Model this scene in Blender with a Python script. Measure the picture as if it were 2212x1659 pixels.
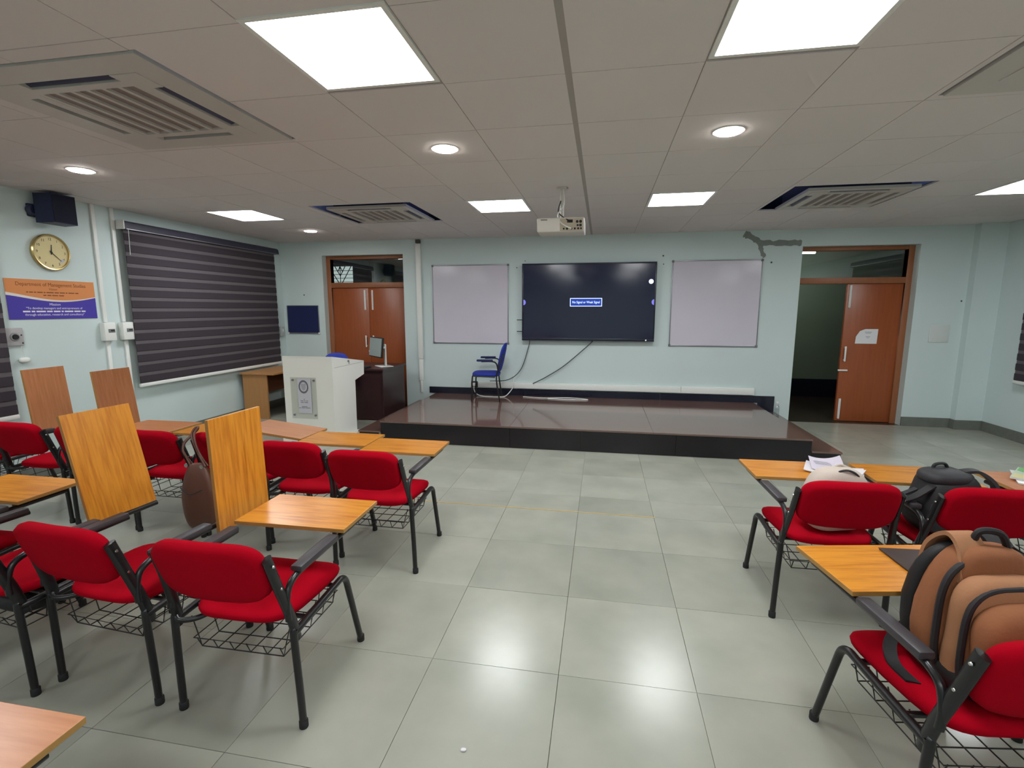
import bpy, bmesh, math, random
from mathutils import Vector, Matrix
random.seed(7)
R = math.radians
for o in list(bpy.data.objects): bpy.data.objects.remove(o)
scn = bpy.context.scene
COL = scn.collection

# ------------------------------------------------------------------ camera
cam_d = bpy.data.cameras.new('camera'); cam = bpy.data.objects.new('camera', cam_d); COL.objects.link(cam)
cam_d.sensor_fit = 'HORIZONTAL'; cam_d.sensor_width = 36.0
cam_d.lens = 36.0 * 1064.73 / 2212.0
cam_d.clip_start = 0.05; cam_d.clip_end = 100
cam.location = (0, 0, 1.64)
cam.rotation_euler = (R(90 - 8.62), 0, R(10.29))
scn.camera = cam
# ------------------------------------------------------------------ world and exposure
world = bpy.data.worlds.new('world'); scn.world = world; world.use_nodes = True
world.node_tree.nodes['Background'].inputs[0].default_value = (0.55, 0.65, 0.8, 1)
world.node_tree.nodes['Background'].inputs[1].default_value = 0.0   # closed room: no sky reaches it
scn.view_settings.view_transform = 'Standard'; scn.view_settings.look = 'None'
scn.view_settings.exposure = 1.62; scn.view_settings.gamma = 1.0
scn.view_settings.use_curve_mapping = False
PANEL = 9.0        # radiance of the square ceiling light panels
DOWN = 25.0        # radiance of the round downlights

# ------------------------------------------------------------------ room numbers (metres)
XL, XR = -5.40, 5.15
YF, YB = 7.75, -3.0
HC = 2.75
WT = 0.23

# ------------------------------------------------------------------ materials
MATS = {}
def srgb(r, g, b):
    f = lambda c: (c / 255 / 12.92) if c / 255 <= 0.04045 else ((c / 255 + 0.055) / 1.055) ** 2.4
    return (f(r), f(g), f(b), 1.0)
def mat(name, col, rough=0.5, metal=0.0, noise=0.0, nscale=8.0, stretch=(1, 1, 1), bump=0.0, bscale=60.0,
        rand=0.0, col2=None, coat=0.0, sheen=0.0, spec=0.5, emit=None, estr=0.0, detail=4.0, contrast=None):
    if name in MATS: return MATS[name]
    m = bpy.data.materials.new(name); m.use_nodes = True
    nt = m.node_tree; N = nt.nodes; L = nt.links
    b = N['Principled BSDF']
    b.inputs['Base Color'].default_value = col
    b.inputs['Roughness'].default_value = rough
    b.inputs['Metallic'].default_value = metal
    b.inputs['Specular IOR Level'].default_value = spec
    b.inputs['Coat Weight'].default_value = coat
    b.inputs['Sheen Weight'].default_value = sheen
    if emit:
        b.inputs['Emission Color'].default_value = emit; b.inputs['Emission Strength'].default_value = estr
    if noise or col2 or bump or rand:
        tc = N.new('ShaderNodeTexCoord'); mp = N.new('ShaderNodeMapping')
        L.new(tc.outputs['Object'], mp.inputs['Vector']); mp.inputs['Scale'].default_value = stretch
        oi = N.new('ShaderNodeObjectInfo')
        vm = N.new('ShaderNodeVectorMath'); vm.operation = 'ADD'
        cb = N.new('ShaderNodeCombineXYZ'); ml = N.new('ShaderNodeMath'); ml.operation = 'MULTIPLY'; ml.inputs[1].default_value = 37.0
        L.new(oi.outputs['Random'], ml.inputs[0]); L.new(ml.outputs[0], cb.inputs[0]); L.new(ml.outputs[0], cb.inputs[1])
        L.new(mp.outputs[0], vm.inputs[0]); L.new(cb.outputs[0], vm.inputs[1])
        nz = N.new('ShaderNodeTexNoise'); nz.inputs['Scale'].default_value = nscale; nz.inputs['Detail'].default_value = detail
        L.new(vm.outputs[0], nz.inputs['Vector'])
        c2 = col2 if col2 else tuple(max(0, c * (1 - noise)) for c in col[:3]) + (1,)
        mx = N.new('ShaderNodeMix'); mx.data_type = 'RGBA'
        mx.inputs['A'].default_value = col; mx.inputs['B'].default_value = c2
        if contrast:
            mr = N.new('ShaderNodeMapRange'); mr.inputs['From Min'].default_value = contrast[0]; mr.inputs['From Max'].default_value = contrast[1]
            L.new(nz.outputs['Fac'], mr.inputs['Value']); L.new(mr.outputs[0], mx.inputs['Factor'])
        else:
            L.new(nz.outputs['Fac'], mx.inputs['Factor'])
        out = mx.outputs['Result']
        if rand:
            hv = N.new('ShaderNodeHueSaturation')
            mr2 = N.new('ShaderNodeMapRange'); mr2.inputs['To Min'].default_value = 1 - rand; mr2.inputs['To Max'].default_value = 1 + rand
            L.new(oi.outputs['Random'], mr2.inputs['Value']); L.new(mr2.outputs[0], hv.inputs['Value'])
            L.new(out, hv.inputs['Color']); out = hv.outputs['Color']
        L.new(out, b.inputs['Base Color'])
        if bump:
            n2 = N.new('ShaderNodeTexNoise'); n2.inputs['Scale'].default_value = bscale; n2.inputs['Detail'].default_value = 3
            L.new(vm.outputs[0], n2.inputs['Vector'])
            bp = N.new('ShaderNodeBump'); bp.inputs['Strength'].default_value = bump; bp.inputs['Distance'].default_value = 0.004
            L.new(n2.outputs['Fac'], bp.inputs['Height']); L.new(bp.outputs[0], b.inputs['Normal'])
    MATS[name] = m
    return m
def emitter(name, col, strength):
    if name in MATS: return MATS[name]
    m = bpy.data.materials.new(name); m.use_nodes = True
    nt = m.node_tree; nt.nodes.clear()
    e = nt.nodes.new('ShaderNodeEmission'); e.inputs[0].default_value = col; e.inputs[1].default_value = strength
    o = nt.nodes.new('ShaderNodeOutputMaterial'); nt.links.new(e.outputs[0], o.inputs[0])
    MATS[name] = m
    return m
def glass(name, tint=(0.9, 0.95, 0.95, 1), gloss=0.12, rough=0.02):
    if name in MATS: return MATS[name]
    m = bpy.data.materials.new(name); m.use_nodes = True
    nt = m.node_tree; nt.nodes.clear()
    t = nt.nodes.new('ShaderNodeBsdfTransparent'); t.inputs[0].default_value = tint
    g = nt.nodes.new('ShaderNodeBsdfGlossy'); g.inputs['Roughness'].default_value = rough
    x = nt.nodes.new('ShaderNodeMixShader'); x.inputs[0].default_value = gloss
    o = nt.nodes.new('ShaderNodeOutputMaterial')
    nt.links.new(t.outputs[0], x.inputs[1]); nt.links.new(g.outputs[0], x.inputs[2]); nt.links.new(x.outputs[0], o.inputs[0])
    MATS[name] = m
    return m

M_wall = mat('mint_wall_paint', srgb(207, 222, 221), 0.5, noise=0.05, nscale=1.6, bump=0.05, bscale=90)
M_ceil = mat('ceiling_tile', srgb(222, 216, 214), 0.8, noise=0.03, nscale=3, rand=0.02)
M_grid = mat('ceiling_grid', srgb(168, 162, 157), 0.6)
M_gap = mat('ceiling_gap', srgb(168, 162, 157), 0.7)
M_void = mat('ceiling_void_blue', srgb(74, 88, 132), 0.8)
M_tile = mat('kota_stone', srgb(167, 167, 155), 0.23, noise=0.0, nscale=2.6, col2=srgb(143, 146, 135), rand=0.075, bump=0.04, bscale=14, detail=7, contrast=(0.2, 0.8))
M_grout = mat('floor_grout', srgb(140, 138, 124), 0.8, noise=0.2, nscale=12)
M_stage = mat('stage_granite_top', srgb(112, 84, 76), 0.09, noise=0.25, nscale=120, spec=0.9)
M_stagef = mat('stage_granite_front', srgb(30, 26, 32), 0.18, noise=0.3, nscale=90)
M_stageedge = mat('stage_edge_polish', srgb(122, 100, 92), 0.3, noise=0.2, nscale=60)
M_skirt = mat('navy_skirting', srgb(24, 26, 44), 0.18, noise=0.2, nscale=60)
M_stone = mat('grey_skirting_stone', srgb(118, 121, 114), 0.5, noise=0.35, nscale=18)
M_red = mat('red_fabric', srgb(168, 4, 27), 0.95, noise=0.15, nscale=5, bump=0.25, bscale=420, spec=0.06)
M_black = mat('black_powder_coat', srgb(22, 22, 24), 0.3, spec=0.5)
M_pad = mat('grey_arm_plastic', srgb(62, 58, 62), 0.45, noise=0.15, nscale=30)
M_rub = mat('black_rubber', srgb(26, 26, 27), 0.7)
M_wire = mat('basket_wire', srgb(30, 28, 27), 0.4)
M_chrome = mat('bolt_chrome', srgb(190, 190, 190), 0.25, metal=1.0)
M_wood = mat('orange_wood_laminate', srgb(212, 140, 44), 0.28, col2=srgb(174, 100, 22), nscale=4.0, stretch=(1.2, 14, 14), detail=6, contrast=(0.42, 0.75), rand=0.05)
M_woodb = mat('wood_laminate_browned_by_light', srgb(196, 132, 88), 0.3, col2=srgb(174, 108, 64), nscale=4.0, stretch=(1.2, 14, 14), detail=5, contrast=(0.3, 0.75), rand=0.04)  # same wood as the orange boards; the light's browning is put into the colour
M_woode = mat('board_edge_band', srgb(176, 132, 70), 0.5, noise=0.2, nscale=40)
M_door = mat('door_veneer', srgb(164, 88, 48), 0.35, col2=srgb(140, 70, 36), nscale=3, stretch=(12, 12, 0.8), detail=5)
M_frame = mat('door_frame_wood', srgb(158, 98, 62), 0.45, noise=0.25, nscale=4, stretch=(8, 8, 1))
M_white = mat('white_plastic', srgb(236, 238, 234), 0.4, noise=0.04, nscale=20)
M_podium = mat('podium_white', srgb(246, 246, 238), 0.35, noise=0.03, nscale=4)
M_board = mat('whiteboard_face', srgb(212, 206, 218), 0.13, noise=0.05, nscale=3, bump=0.5, bscale=5)
M_alu = mat('aluminium_trim', srgb(150, 150, 155), 0.35, metal=0.8)
M_pinb = mat('navy_felt', srgb(26, 36, 84), 0.95, noise=0.2, nscale=200)
M_navyp = mat('navy_paint', srgb(34, 42, 74), 0.5, noise=0.15, nscale=20)

# ------------------------------------------------------------------ mesh builder
class MB:
    def __init__(s): s.v = []; s.f = []
    def add(s, vs, fs):
        n = len(s.v); s.v += [tuple(v) for v in vs]; s.f += [tuple(i + n for i in f) for f in fs]; return s
    def bm(s, b):
        b.verts.ensure_lookup_table(); b.verts.index_update()
        s.add([v.co[:] for v in b.verts], [[v.index for v in f.verts] for f in b.faces]); b.free(); return s
    def box(s, c, d, bev=0.0, rot=None, seg=2):
        b = bmesh.new(); bmesh.ops.create_cube(b, size=1.0)
        for v in b.verts: v.co = Vector((v.co.x * d[0], v.co.y * d[1], v.co.z * d[2]))
        if bev > 0: bmesh.ops.bevel(b, geom=list(b.edges), offset=min(bev, min(d) * 0.49), segments=seg, affect='EDGES', profile=0.5)
        if rot is not None: bmesh.ops.transform(b, matrix=rot.to_4x4(), verts=b.verts)
        for v in b.verts: v.co += Vector(c)
        return s.bm(b)
    def bb(s, lo, hi, bev=0.0):
        return s.box([(a + b) / 2 for a, b in zip(lo, hi)], [abs(b - a) for a, b in zip(lo, hi)], bev)
    def tube(s, pts, r, n=10, caps=True, closed=False, sq=None):
        P = [Vector(p) for p in pts]; k = len(P); rings = []
        rr = r if isinstance(r, (list, tuple)) else [r] * k
        t0 = (P[1] - P[0]).normalized()
        up = Vector((0, 0, 1)) if abs(t0.z) < 0.9 else Vector((0, 1, 0))
        u = t0.cross(up).normalized()
        for i in range(k):
            a = P[i - 1] if (i > 0 or closed) else P[i]; c = P[(i + 1) % k] if (i < k - 1 or closed) else P[i]
            t = (c - a).normalized()
            u = (u - t * u.dot(t)).normalized(); w = t.cross(u)
            su, sw = sq if sq else (1, 1)
            rings.append([P[i] + (u * math.cos(j * 2 * math.pi / n) * su + w * math.sin(j * 2 * math.pi / n) * sw) * rr[i] for j in range(n)])
        vs = [v for r_ in rings for v in r_]; fs = []
        for i in range(k if closed else k - 1):
            i2 = (i + 1) % k
            for j in range(n):
                j2 = (j + 1) % n; fs.append((i * n + j, i * n + j2, i2 * n + j2, i2 * n + j))
        if caps and not closed:
            fs.append(tuple(range(n - 1, -1, -1))); fs.append(tuple((k - 1) * n + j for j in range(n)))
        return s.add(vs, fs)
    def prism(s, poly, lo, hi, axis='z'):
        n = len(poly)
        def P(a, b, c): return {'z': (a, b, c), 'x': (c, a, b), 'y': (a, c, b)}[axis]
        vs = [P(a, b, lo) for a, b in poly] + [P(a, b, hi) for a, b in poly]
        fs = [tuple(range(n - 1, -1, -1)), tuple(range(n, 2 * n))] + [(i, (i + 1) % n, n + (i + 1) % n, n + i) for i in range(n)]
        return s.add(vs, fs)
    def lathe(s, prof, n=24, c=(0, 0, 0), axis='z', caps=True):
        vs = []; fs = []; k = len(prof)
        for r, z in prof:
            for j in range(n):
                a = j * 2 * math.pi / n; x, y = r * math.cos(a), r * math.sin(a)
                p = {'z': (x, y, z), 'x': (z, x, y), 'y': (x, z, y)}[axis]
                vs.append((p[0] + c[0], p[1] + c[1], p[2] + c[2]))
        for i in range(k - 1):
            for j in range(n):
                j2 = (j + 1) % n; fs.append((i * n + j, i * n + j2, (i + 1) * n + j2, (i + 1) * n + j))
        if caps: fs.append(tuple(range(n - 1, -1, -1))); fs.append(tuple((k - 1) * n + j for j in range(n)))
        return s.add(vs, fs)
    def sup(s, c, d, e1=0.5, e2=0.5, nu=14, nv=20, fn=None, rot=None):
        """superellipsoid (semi axes d)"""
        sg = lambda x, e: math.copysign(abs(x) ** e, x)
        vs = []; fs = []
        for i in range(nu + 1):
            a = -math.pi / 2 + math.pi * i / nu
            for j in range(nv):
                t = 2 * math.pi * j / nv
                p = Vector((d[0] * sg(math.cos(a), e1) * sg(math.cos(t), e2), d[1] * sg(math.cos(a), e1) * sg(math.sin(t), e2), d[2] * sg(math.sin(a), e1)))
                if fn: p = Vector(fn(p))
                if rot is not None: p = rot @ p
                vs.append(p + Vector(c))
        for i in range(nu):
            for j in range(nv):
                j2 = (j + 1) % nv; fs.append((i * nv + j, i * nv + j2, (i + 1) * nv + j2, (i + 1) * nv + j))
        return s.add(vs, fs)
    def mir(s):
        s.v = [(-x, y, z) for x, y, z in s.v]; s.f = [tuple(reversed(f)) for f in s.f]; return s
    def mesh(s, name, m, smooth=True, ang=35):
        me = bpy.data.meshes.new(name); me.from_pydata(s.v, [], s.f); me.update()
        b = bmesh.new(); b.from_mesh(me); bmesh.ops.remove_doubles(b, verts=b.verts, dist=1e-6)
        bmesh.ops.recalc_face_normals(b, faces=b.faces); b.to_mesh(me); b.free()
        for mm in (m if isinstance(m, (list, tuple)) else [m]): me.materials.append(mm)
        if smooth:
            for p in me.polygons: p.use_smooth = True
            me.set_sharp_from_angle(angle=R(ang))
        return me
    def build(s, name, m, parent=None, smooth=True, ang=35, loc=None, rot=None, label=None):
        return link(name, s.mesh(name, m, smooth, ang), parent, loc, rot, label)
def link(name, me, parent=None, loc=None, rot=None, label=None):
    o = bpy.data.objects.new(name, me); COL.objects.link(o)
    if parent is not None: o.parent = parent
    if loc is not None: o.location = loc
    if rot is not None: o.rotation_euler = rot
    if label: o['label'] = label
    return o
def thing(name, label, cat, loc=(0, 0, 0), rz=0.0, group=None):
    o = bpy.data.objects.new(name, None); COL.objects.link(o); o.empty_display_size = 0.1
    o.location = loc; o.rotation_euler = (0, 0, rz); o['label'] = label; o['category'] = cat
    if group: o['group'] = group
    return o
def tag(o, label, cat, group=None):
    o['label'] = label; o['category'] = cat
    if group: o['group'] = group
    return o
def struct(o, label=None):
    o['kind'] = 'structure'
    if label: o['label'] = label
    return o
def snode(name, label=None):
    o = bpy.data.objects.new(name, None); COL.objects.link(o); o.empty_display_size = 0.1; return struct(o, label)
def smooth_path(pts, n=6):
    """Catmull-Rom through points"""
    P = [Vector(p) for p in pts]; out = []
    for i in range(len(P) - 1):
        p0 = P[max(i - 1, 0)]; p1 = P[i]; p2 = P[i + 1]; p3 = P[min(i + 2, len(P) - 1)]
        for k in range(n):
            t = k / n
            out.append(0.5 * ((2 * p1) + (p2 - p0) * t + (2 * p0 - 5 * p1 + 4 * p2 - p3) * t * t + (3 * p1 - p0 - 3 * p2 + p3) * t ** 3))
    out.append(P[-1]); return out
def text(name, body, size, m, parent, mtx, align='CENTER', ext=0.0004, width=None):
    cu = bpy.data.curves.new(name, 'FONT'); cu.body = body; cu.size = size; cu.align_x = align; cu.align_y = 'CENTER'; cu.extrude = ext
    cu.resolution_u = 3
    t = bpy.data.objects.new(name + '_tmp', cu); COL.objects.link(t)
    dg = bpy.context.evaluated_depsgraph_get()
    me = bpy.data.meshes.new_from_object(t.evaluated_get(dg)); bpy.data.objects.remove(t); bpy.data.curves.remove(cu)
    if width:
        xs = [v.co.x for v in me.vertices]; w = max(xs) - min(xs); k = width / w
        for v in me.vertices: v.co.x *= k
    me.materials.clear(); me.materials.append(m)
    me.transform(mtx)
    o = bpy.data.objects.new(name, me); COL.objects.link(o); o.parent = parent
    return o
FACE_Y = Matrix(((1, 0, 0, 0), (0, 0, -1, 0), (0, 1, 0, 0), (0, 0, 0, 1)))     # text reading seen from -Y
FACE_X = Matrix(((0, 0, 1, 0), (1, 0, 0, 0), (0, 1, 0, 0), (0, 0, 0, 1)))      # text reading seen from +X (left wall)
def T(x, y, z): return Matrix.Translation((x, y, z))

# ================================================================== THE SETTING
# ---- floor: slab with recessed joints and stone slabs laid on it
XE = [XL] + [-0.152 + 0.598 * k for k in range(-8, 9)] + [XR]
YE = [YB, -2.34, -1.71, -1.09, -0.47, 0.155, 0.78, 1.40, 2.02, 2.645, 3.27, 3.865, 4.21, 4.80, 5.35, 5.98, 6.60, 7.20, YF]
floor = struct(MB().bb((XL, YB, -0.12), (XR, YF, -0.008)).build('floor', M_grout))
SX0, SX1, SY0 = -2.69, 2.25, 5.62      # stage
for i in range(len(XE) - 1):
    for j in range(len(YE) - 1):
        x0, x1, y0, y1 = XE[i], XE[i + 1], YE[j], YE[j + 1]
        if x0 > SX0 - 0.3 and x1 < SX1 + 0.3 and y0 > SY0 + 0.1: continue
        g = random.uniform(0.0006, 0.0015)
        w, d = x1 - x0 - 2 * g, y1 - y0 - 2 * g
        MB().box((0, 0, -0.004), (w, d, 0.008), 0.0007).build('floor_slab', M_tile, floor, smooth=False, loc=((x0 + x1) / 2, (y0 + y1) / 2, random.uniform(-0.0006, 0.0)))
yl = MB().bb((-1.95, 3.859, -0.006), (0.455, 3.871, 0.0012)).build('trim_1', mat('yellow_strip', srgb(196, 164, 96), 0.5, noise=0.2, nscale=30)); struct(yl, 'thin yellow strip let into a floor joint')

# ---- walls
def front_wall():
    m = MB(); y0, y1 = YF, YF + WT
    D1 = (-4.634, -3.205, 2.525); D2 = (2.747, 4.22, 2.515)
    m.bb((XL - WT, y0, -0.1), (D1[0], y1, HC + 0.3))
    m.bb((D1[1], y0, -0.1), (D2[0], y1, HC + 0.3))
    m.bb((D2[1], y0, -0.1), (XR + WT, y1, HC + 0.3))
    m.bb((D1[0], y0, D1[2]), (D1[1], y1, HC + 0.3)); m.bb((D2[0], y0, D2[2]), (D2[1], y1, HC + 0.3))
    return m.build('wall_front', M_wall, smooth=False)
wall_front = struct(front_wall())
struct(MB().bb((4.83, YF - 0.11, 0), (XR, YF, HC)).build('wall_column', M_wall, smooth=False), 'shallow corner column')
struct(MB().bb((XL - WT, YB - WT, -0.1), (XL, YF, HC + 0.3)).build('wall_left', M_wall, smooth=False))
wall_left = bpy.data.objects['wall_left']
struct(MB().bb((XR, YB - WT, -0.1), (XR + WT, YF, HC + 0.3)).build('wall_right', M_wall, smooth=False))
struct(MB().bb((XL, YB - WT, -0.1), (XR, YB, HC + 0.3)).build('wall_back', M_wall, smooth=False))

# hairline panel joints and the grey cement patch on the front wall
def blob_path(pts, wid, y, th=0.002, jit=0.012):
    P = smooth_path([(a, 0, b) for a, b in pts], 5); L_, R_ = [], []
    for i, p in enumerate(P):
        t = (P[min(i + 1, len(P) - 1)] - P[max(i - 1, 0)]).normalized(); n = Vector((-t.z, 0, t.x))
        w = wid[0] + (wid[1] - wid[0]) * i / (len(P) - 1)
        L_.append(p + n * (w + random.uniform(-jit, jit))); R_.append(p - n * (w + random.uniform(-jit, jit)))
    m = MB(); k = len(P); vs = []
    for a in L_ + R_: vs.append((a.x, y - th, a.z))
    for a in L_ + R_: vs.append((a.x, y + 0.001, a.z))
    fs = []
    for i in range(k - 1):
        fs += [(i, i + 1, k + i + 1, k + i), (2 * k + i, 3 * k + i, 3 * k + i + 1, 2 * k + i + 1), (i, 2 * k + i, 2 * k + i + 1, i + 1), (k + i, k + i + 1, 3 * k + i + 1, 3 * k + i)]
    fs += [(0, k, 3 * k, 2 * k), (k - 1, 3 * k - 1, 4 * k - 1, 2 * k - 1)]
    return m.add(vs, fs)
M_cem = mat('cement_patch', srgb(140, 147, 144), 0.9, noise=0.2, nscale=20)
blob_path([(1.965, 2.71), (2.05, 2.66), (2.16, 2.59), (2.2, 2.48), (2.25, 2.37)], (0.05, 0.022), YF).build('cement_patch', M_cem, wall_front, smooth=False, label='dark grey cement filling a crack')
blob_path([(2.16, 2.585), (2.35, 2.565), (2.55, 2.57), (2.728, 2.56)], (0.03, 0.042), YF - 0.0005).build('cement_patch', M_cem, wall_front, smooth=False, label='dark grey cement filling a crack')
for (x, z, r) in ((0.86, 2.42, .012), (0.87, 2.3, .009), (2.22, 2.12, .012), (2.35, 2.3, .013), (-1.2, 2.38, .008), (-1.33, 2.28, .009), (4.83 - .05, 1.75, .012), (-5.0, 1.88, .012)):
    MB().lathe([(r, -0.004), (r * .7, 0.001)], 8, (x, YF, z), 'y').build('wall_plug', mat('plug_dark', srgb(70, 74, 74), 0.8), wall_front)
M_seam = mat('wall_seam', srgb(170, 188, 182), 0.7)

# baseboards
bbd = snode('baseboard_right', 'grey stone skirting')
for lo, hi in (((4.22, YF - 0.018, 0), (4.825, YF, 0.13)), ((4.812, YF - 0.128, 0), (4.83, YF - 0.019, 0.13)), ((4.831, YF - 0.128, 0), (XR, YF - 0.11, 0.13)),
               ((XR - 0.018, 6.4, 0), (XR, YF - 0.129, 0.13)), ((XR - 0.018, 5.3, 0), (XR, 6.396, 0.13)), ((XR - 0.018, 4.2, 0), (XR, 5.296, 0.13)), ((XR - 0.018, 3.1, 0), (XR, 4.196, 0.13))):
    MB().bb(lo, hi, 0.002).build('skirting_stone', M_stone, bbd, smooth=False)
bbl = snode('baseboard_left', 'grey stone skirting')
for k in range(10):
    MB().bb((XL, -2.9 + k * 1.05, 0), (XL + 0.018, -2.9 + k * 1.05 + 1.046, 0.13), 0.002).build('skirting_stone', M_stone, bbl, smooth=False)
MB().bb((XL + 0.02, YF - 0.018, 0), (-4.634, YF, 0.13), 0.002).build('skirting_stone', M_stone, bbl, smooth=False)

# ---- ceiling: grid of square tiles, darker joints behind, wide spine at x = -0.19
CX = [XL] + [-0.19 + 0.62 * k for k in range(-8, 9)] + [XR]
CY = [YF - 0.65 * k for k in range(0, 17)] + [YB]
LIGHT_CELLS = {}
def cell_x(x): return max(i for i in range(len(CX) - 1) if CX[i] <= x)
def cell_y(y): return max(j for j in range(len(CY) - 1) if CY[j] >= y)
ceil = struct(MB().bb((XL, YB, HC + 0.17), (XR, YF, HC + 0.3)).build('ceiling', M_void))
L_POS = [(x, y) for y in (2.19, 5.42, -1.06) for x in (-4.13, -1.10, 0.735, 3.77)]
L_SET = {(cell_x(x), cell_y(y)) for x, y in L_POS}
AC_POS = [(-2.605, 2.57), (-2.605, 5.69), (2.29, 5.69), (2.29, 2.57), (-2.605, -0.6), (2.29, -0.6)]
HOLE = {'X': 0.60, 'Y': 0.58}
def in_ac(x, y): return any(abs(x - a) < 0.62 and abs(y - b) < 0.62 for a, b in AC_POS)
for i in range(len(CX) - 1):
    for j in range(len(CY) - 1):
        x0, x1, y1, y0 = CX[i], CX[i + 1], CY[j], CY[j + 1]
        if (i, j) in L_SET: continue
        cx, cy = (x0 + x1) / 2, (y0 + y1) / 2
        gx0 = 0.016 if abs(x0 + 0.19) < 1e-6 else 0.0025; gx1 = 0.016 if abs(x1 + 0.19) < 1e-6 else 0.0025
        m = MB()
        # clip the tile against any air-conditioner opening
        rects = [(x0 + gx0, x1 - gx1, y0 + 0.0025, y1 - 0.0025)]
        for a, b in AC_POS:
            hx0, hx1, hy0, hy1 = a - 0.585, a + 0.585, b - 0.575, b + 0.575
            nr = []
            for (p, q, r_, s_) in rects:
                if q <= hx0 or p >= hx1 or s_ <= hy0 or r_ >= hy1: nr.append((p, q, r_, s_)); continue
                if p < hx0: nr.append((p, hx0, r_, s_))
                if q > hx1: nr.append((hx1, q, r_, s_))
                pp, qq = max(p, hx0), min(q, hx1)
                if r_ < hy0: nr.append((pp, qq, r_, hy0))
                if s_ > hy1: nr.append((pp, qq, hy1, s_))
            rects = nr
        rects = [t for t in rects if t[1] - t[0] > 0.006 and t[3] - t[2] > 0.006]
        if not rects: continue
        for (p, q, r_, s_) in rects: m.bb((p - cx, r_ - cy, 0), (q - cx, s_ - cy, 0.014))
        m.build('ceiling_tile', M_ceil, ceil, smooth=False, loc=(cx, cy, HC + random.uniform(0, 0.0012)))
def grid_strip(lo, hi, m_=M_gap): MB().bb(lo, hi).build('grid_bar', m_, ceil, smooth=False)
def split(a, b, holes):
    segs = [(a, b)]
    for h0, h1 in holes:
        segs = [t for s in segs for t in ([s] if s[1] <= h0 or s[0] >= h1 else [(s[0], h0), (h1, s[1])]) if t[1] - t[0] > 0.01]
    return segs
for x in CX[1:-1]:
    for a, b in split(YB, YF, [(q - 0.575, q + 0.575) for p, q in AC_POS if abs(x - p) < 0.585]):
        main = abs(x + 0.19) < 1e-6
        grid_strip((x - 0.018, a, HC + (0.001 if main else 0.005)), (x + 0.018, b, HC + 0.03), M_grid if main else M_gap)
for y in CY[1:-1]:
    for a, b in split(XL, XR, [(p - 0.585, p + 0.585) for p, q in AC_POS if abs(y - q) < 0.575]):
        grid_strip((a, y - 0.014, HC + 0.005), (b, y + 0.014, HC + 0.028))

# ---- corridor behind the two doors
M_corr = mat('corridor_paint', srgb(120, 138, 120), 0.6, noise=0.1, nscale=2)
CYF = 10.1
struct(MB().bb((-8.2, CYF, 0.0), (6.6, CYF + 0.1, 2.18)).bb((-8.2, CYF, 2.56), (6.6, CYF + 0.1, 3.0)).bb((-8.2, CYF, 2.18), (-5.95, CYF + 0.1, 2.56)).bb((-5.33, CYF, 2.18), (6.6, CYF + 0.1, 2.56)).build('wall_corridor', M_corr, smooth=False))
struct(MB().bb((-8.2, YF + WT - 0.1, 0), (XL - WT, YF + WT, 3.0)).bb((XR + WT, YF + WT - 0.1, 0), (6.6, YF + WT, 3.0)).build('wall_corridor_near', M_corr, smooth=False))
struct(MB().bb((-8.3, YF + WT, 0), (-8.2, CYF, 3)).build('wall_corridor_left', M_corr, smooth=False))
struct(MB().bb((6.6, YF + WT, 0), (6.7, CYF, 3)).build('wall_corridor_right', M_corr, smooth=False))
struct(MB().bb((-8.2, YF + WT, -0.1), (6.6, CYF, -0.0)).bb((-4.634, YF, -0.1), (-3.205, YF + WT, 0)).bb((2.747, YF, -0.1), (4.22, YF + WT, 0)).build('floor_corridor', mat('corridor_floor', srgb(64, 54, 46), 0.25, noise=0.3, nscale=3), smooth=False))
struct(MB().bb((-8.2, YF + WT, 2.95), (6.6, CYF, 3.05)).build('ceiling_corridor', mat('corridor_ceiling', srgb(150, 150, 146), 0.8), smooth=False))
struct(MB().bb((-8.2, CYF - 0.02, 0), (6.6, CYF, 0.34)).build('baseboard_corridor', M_skirt, smooth=False))
win = snode('window_1', 'small high window with a patterned iron grille')
MB().bb((-5.95, CYF + 0.06, 2.18), (-5.33, CYF + 0.065, 2.56)).build('pane', emitter('daylight_pane', (0.85, 0.95, 0.9, 1), 0.22), win, smooth=False)
g = MB()
for k in range(4): g.tube([(-5.95, CYF + 0.04, 2.23 + 0.08 * k), (-5.33, CYF + 0.04, 2.23 + 0.08 * k)], 0.006, 6)
for a, b in (((-5.9, 2.56), (-5.66, 2.18)), ((-5.38, 2.56), (-5.62, 2.18)), ((-5.76, 2.56), (-5.64, 2.36)), ((-5.52, 2.56), (-5.64, 2.36)), ((-5.7, 2.44), (-5.64, 2.56)), ((-5.58, 2.44), (-5.64, 2.56)), ((-5.64, 2.18), (-5.64, 2.56))):
    g.tube([(a[0], CYF + 0.03, a[1]), (b[0], CYF + 0.03, b[1])], 0.009, 6)
g.build('grille', M_black, win)
lt = thing('tube_light', 'white tube light glimpsed through the glass over the open doorway', 'light', (2.85, 9.0, 2.555))
MB().tube([(-0.53, 0, 0), (0.53, 0, 0)], 0.018, 12).build('tube', emitter('corridor_tube', (1, 0.98, 0.92, 1), 16.0), lt)
MB().box((0, 0, 0.04), (1.12, 0.05, 0.03), 0.004).build('batten', M_white, lt)
for sx in (-0.4, 0.4): MB().tube([(sx, 0, 0.05), (sx, 0, 0.395)], 0.006, 6).build('hanger', M_white, lt)

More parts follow.
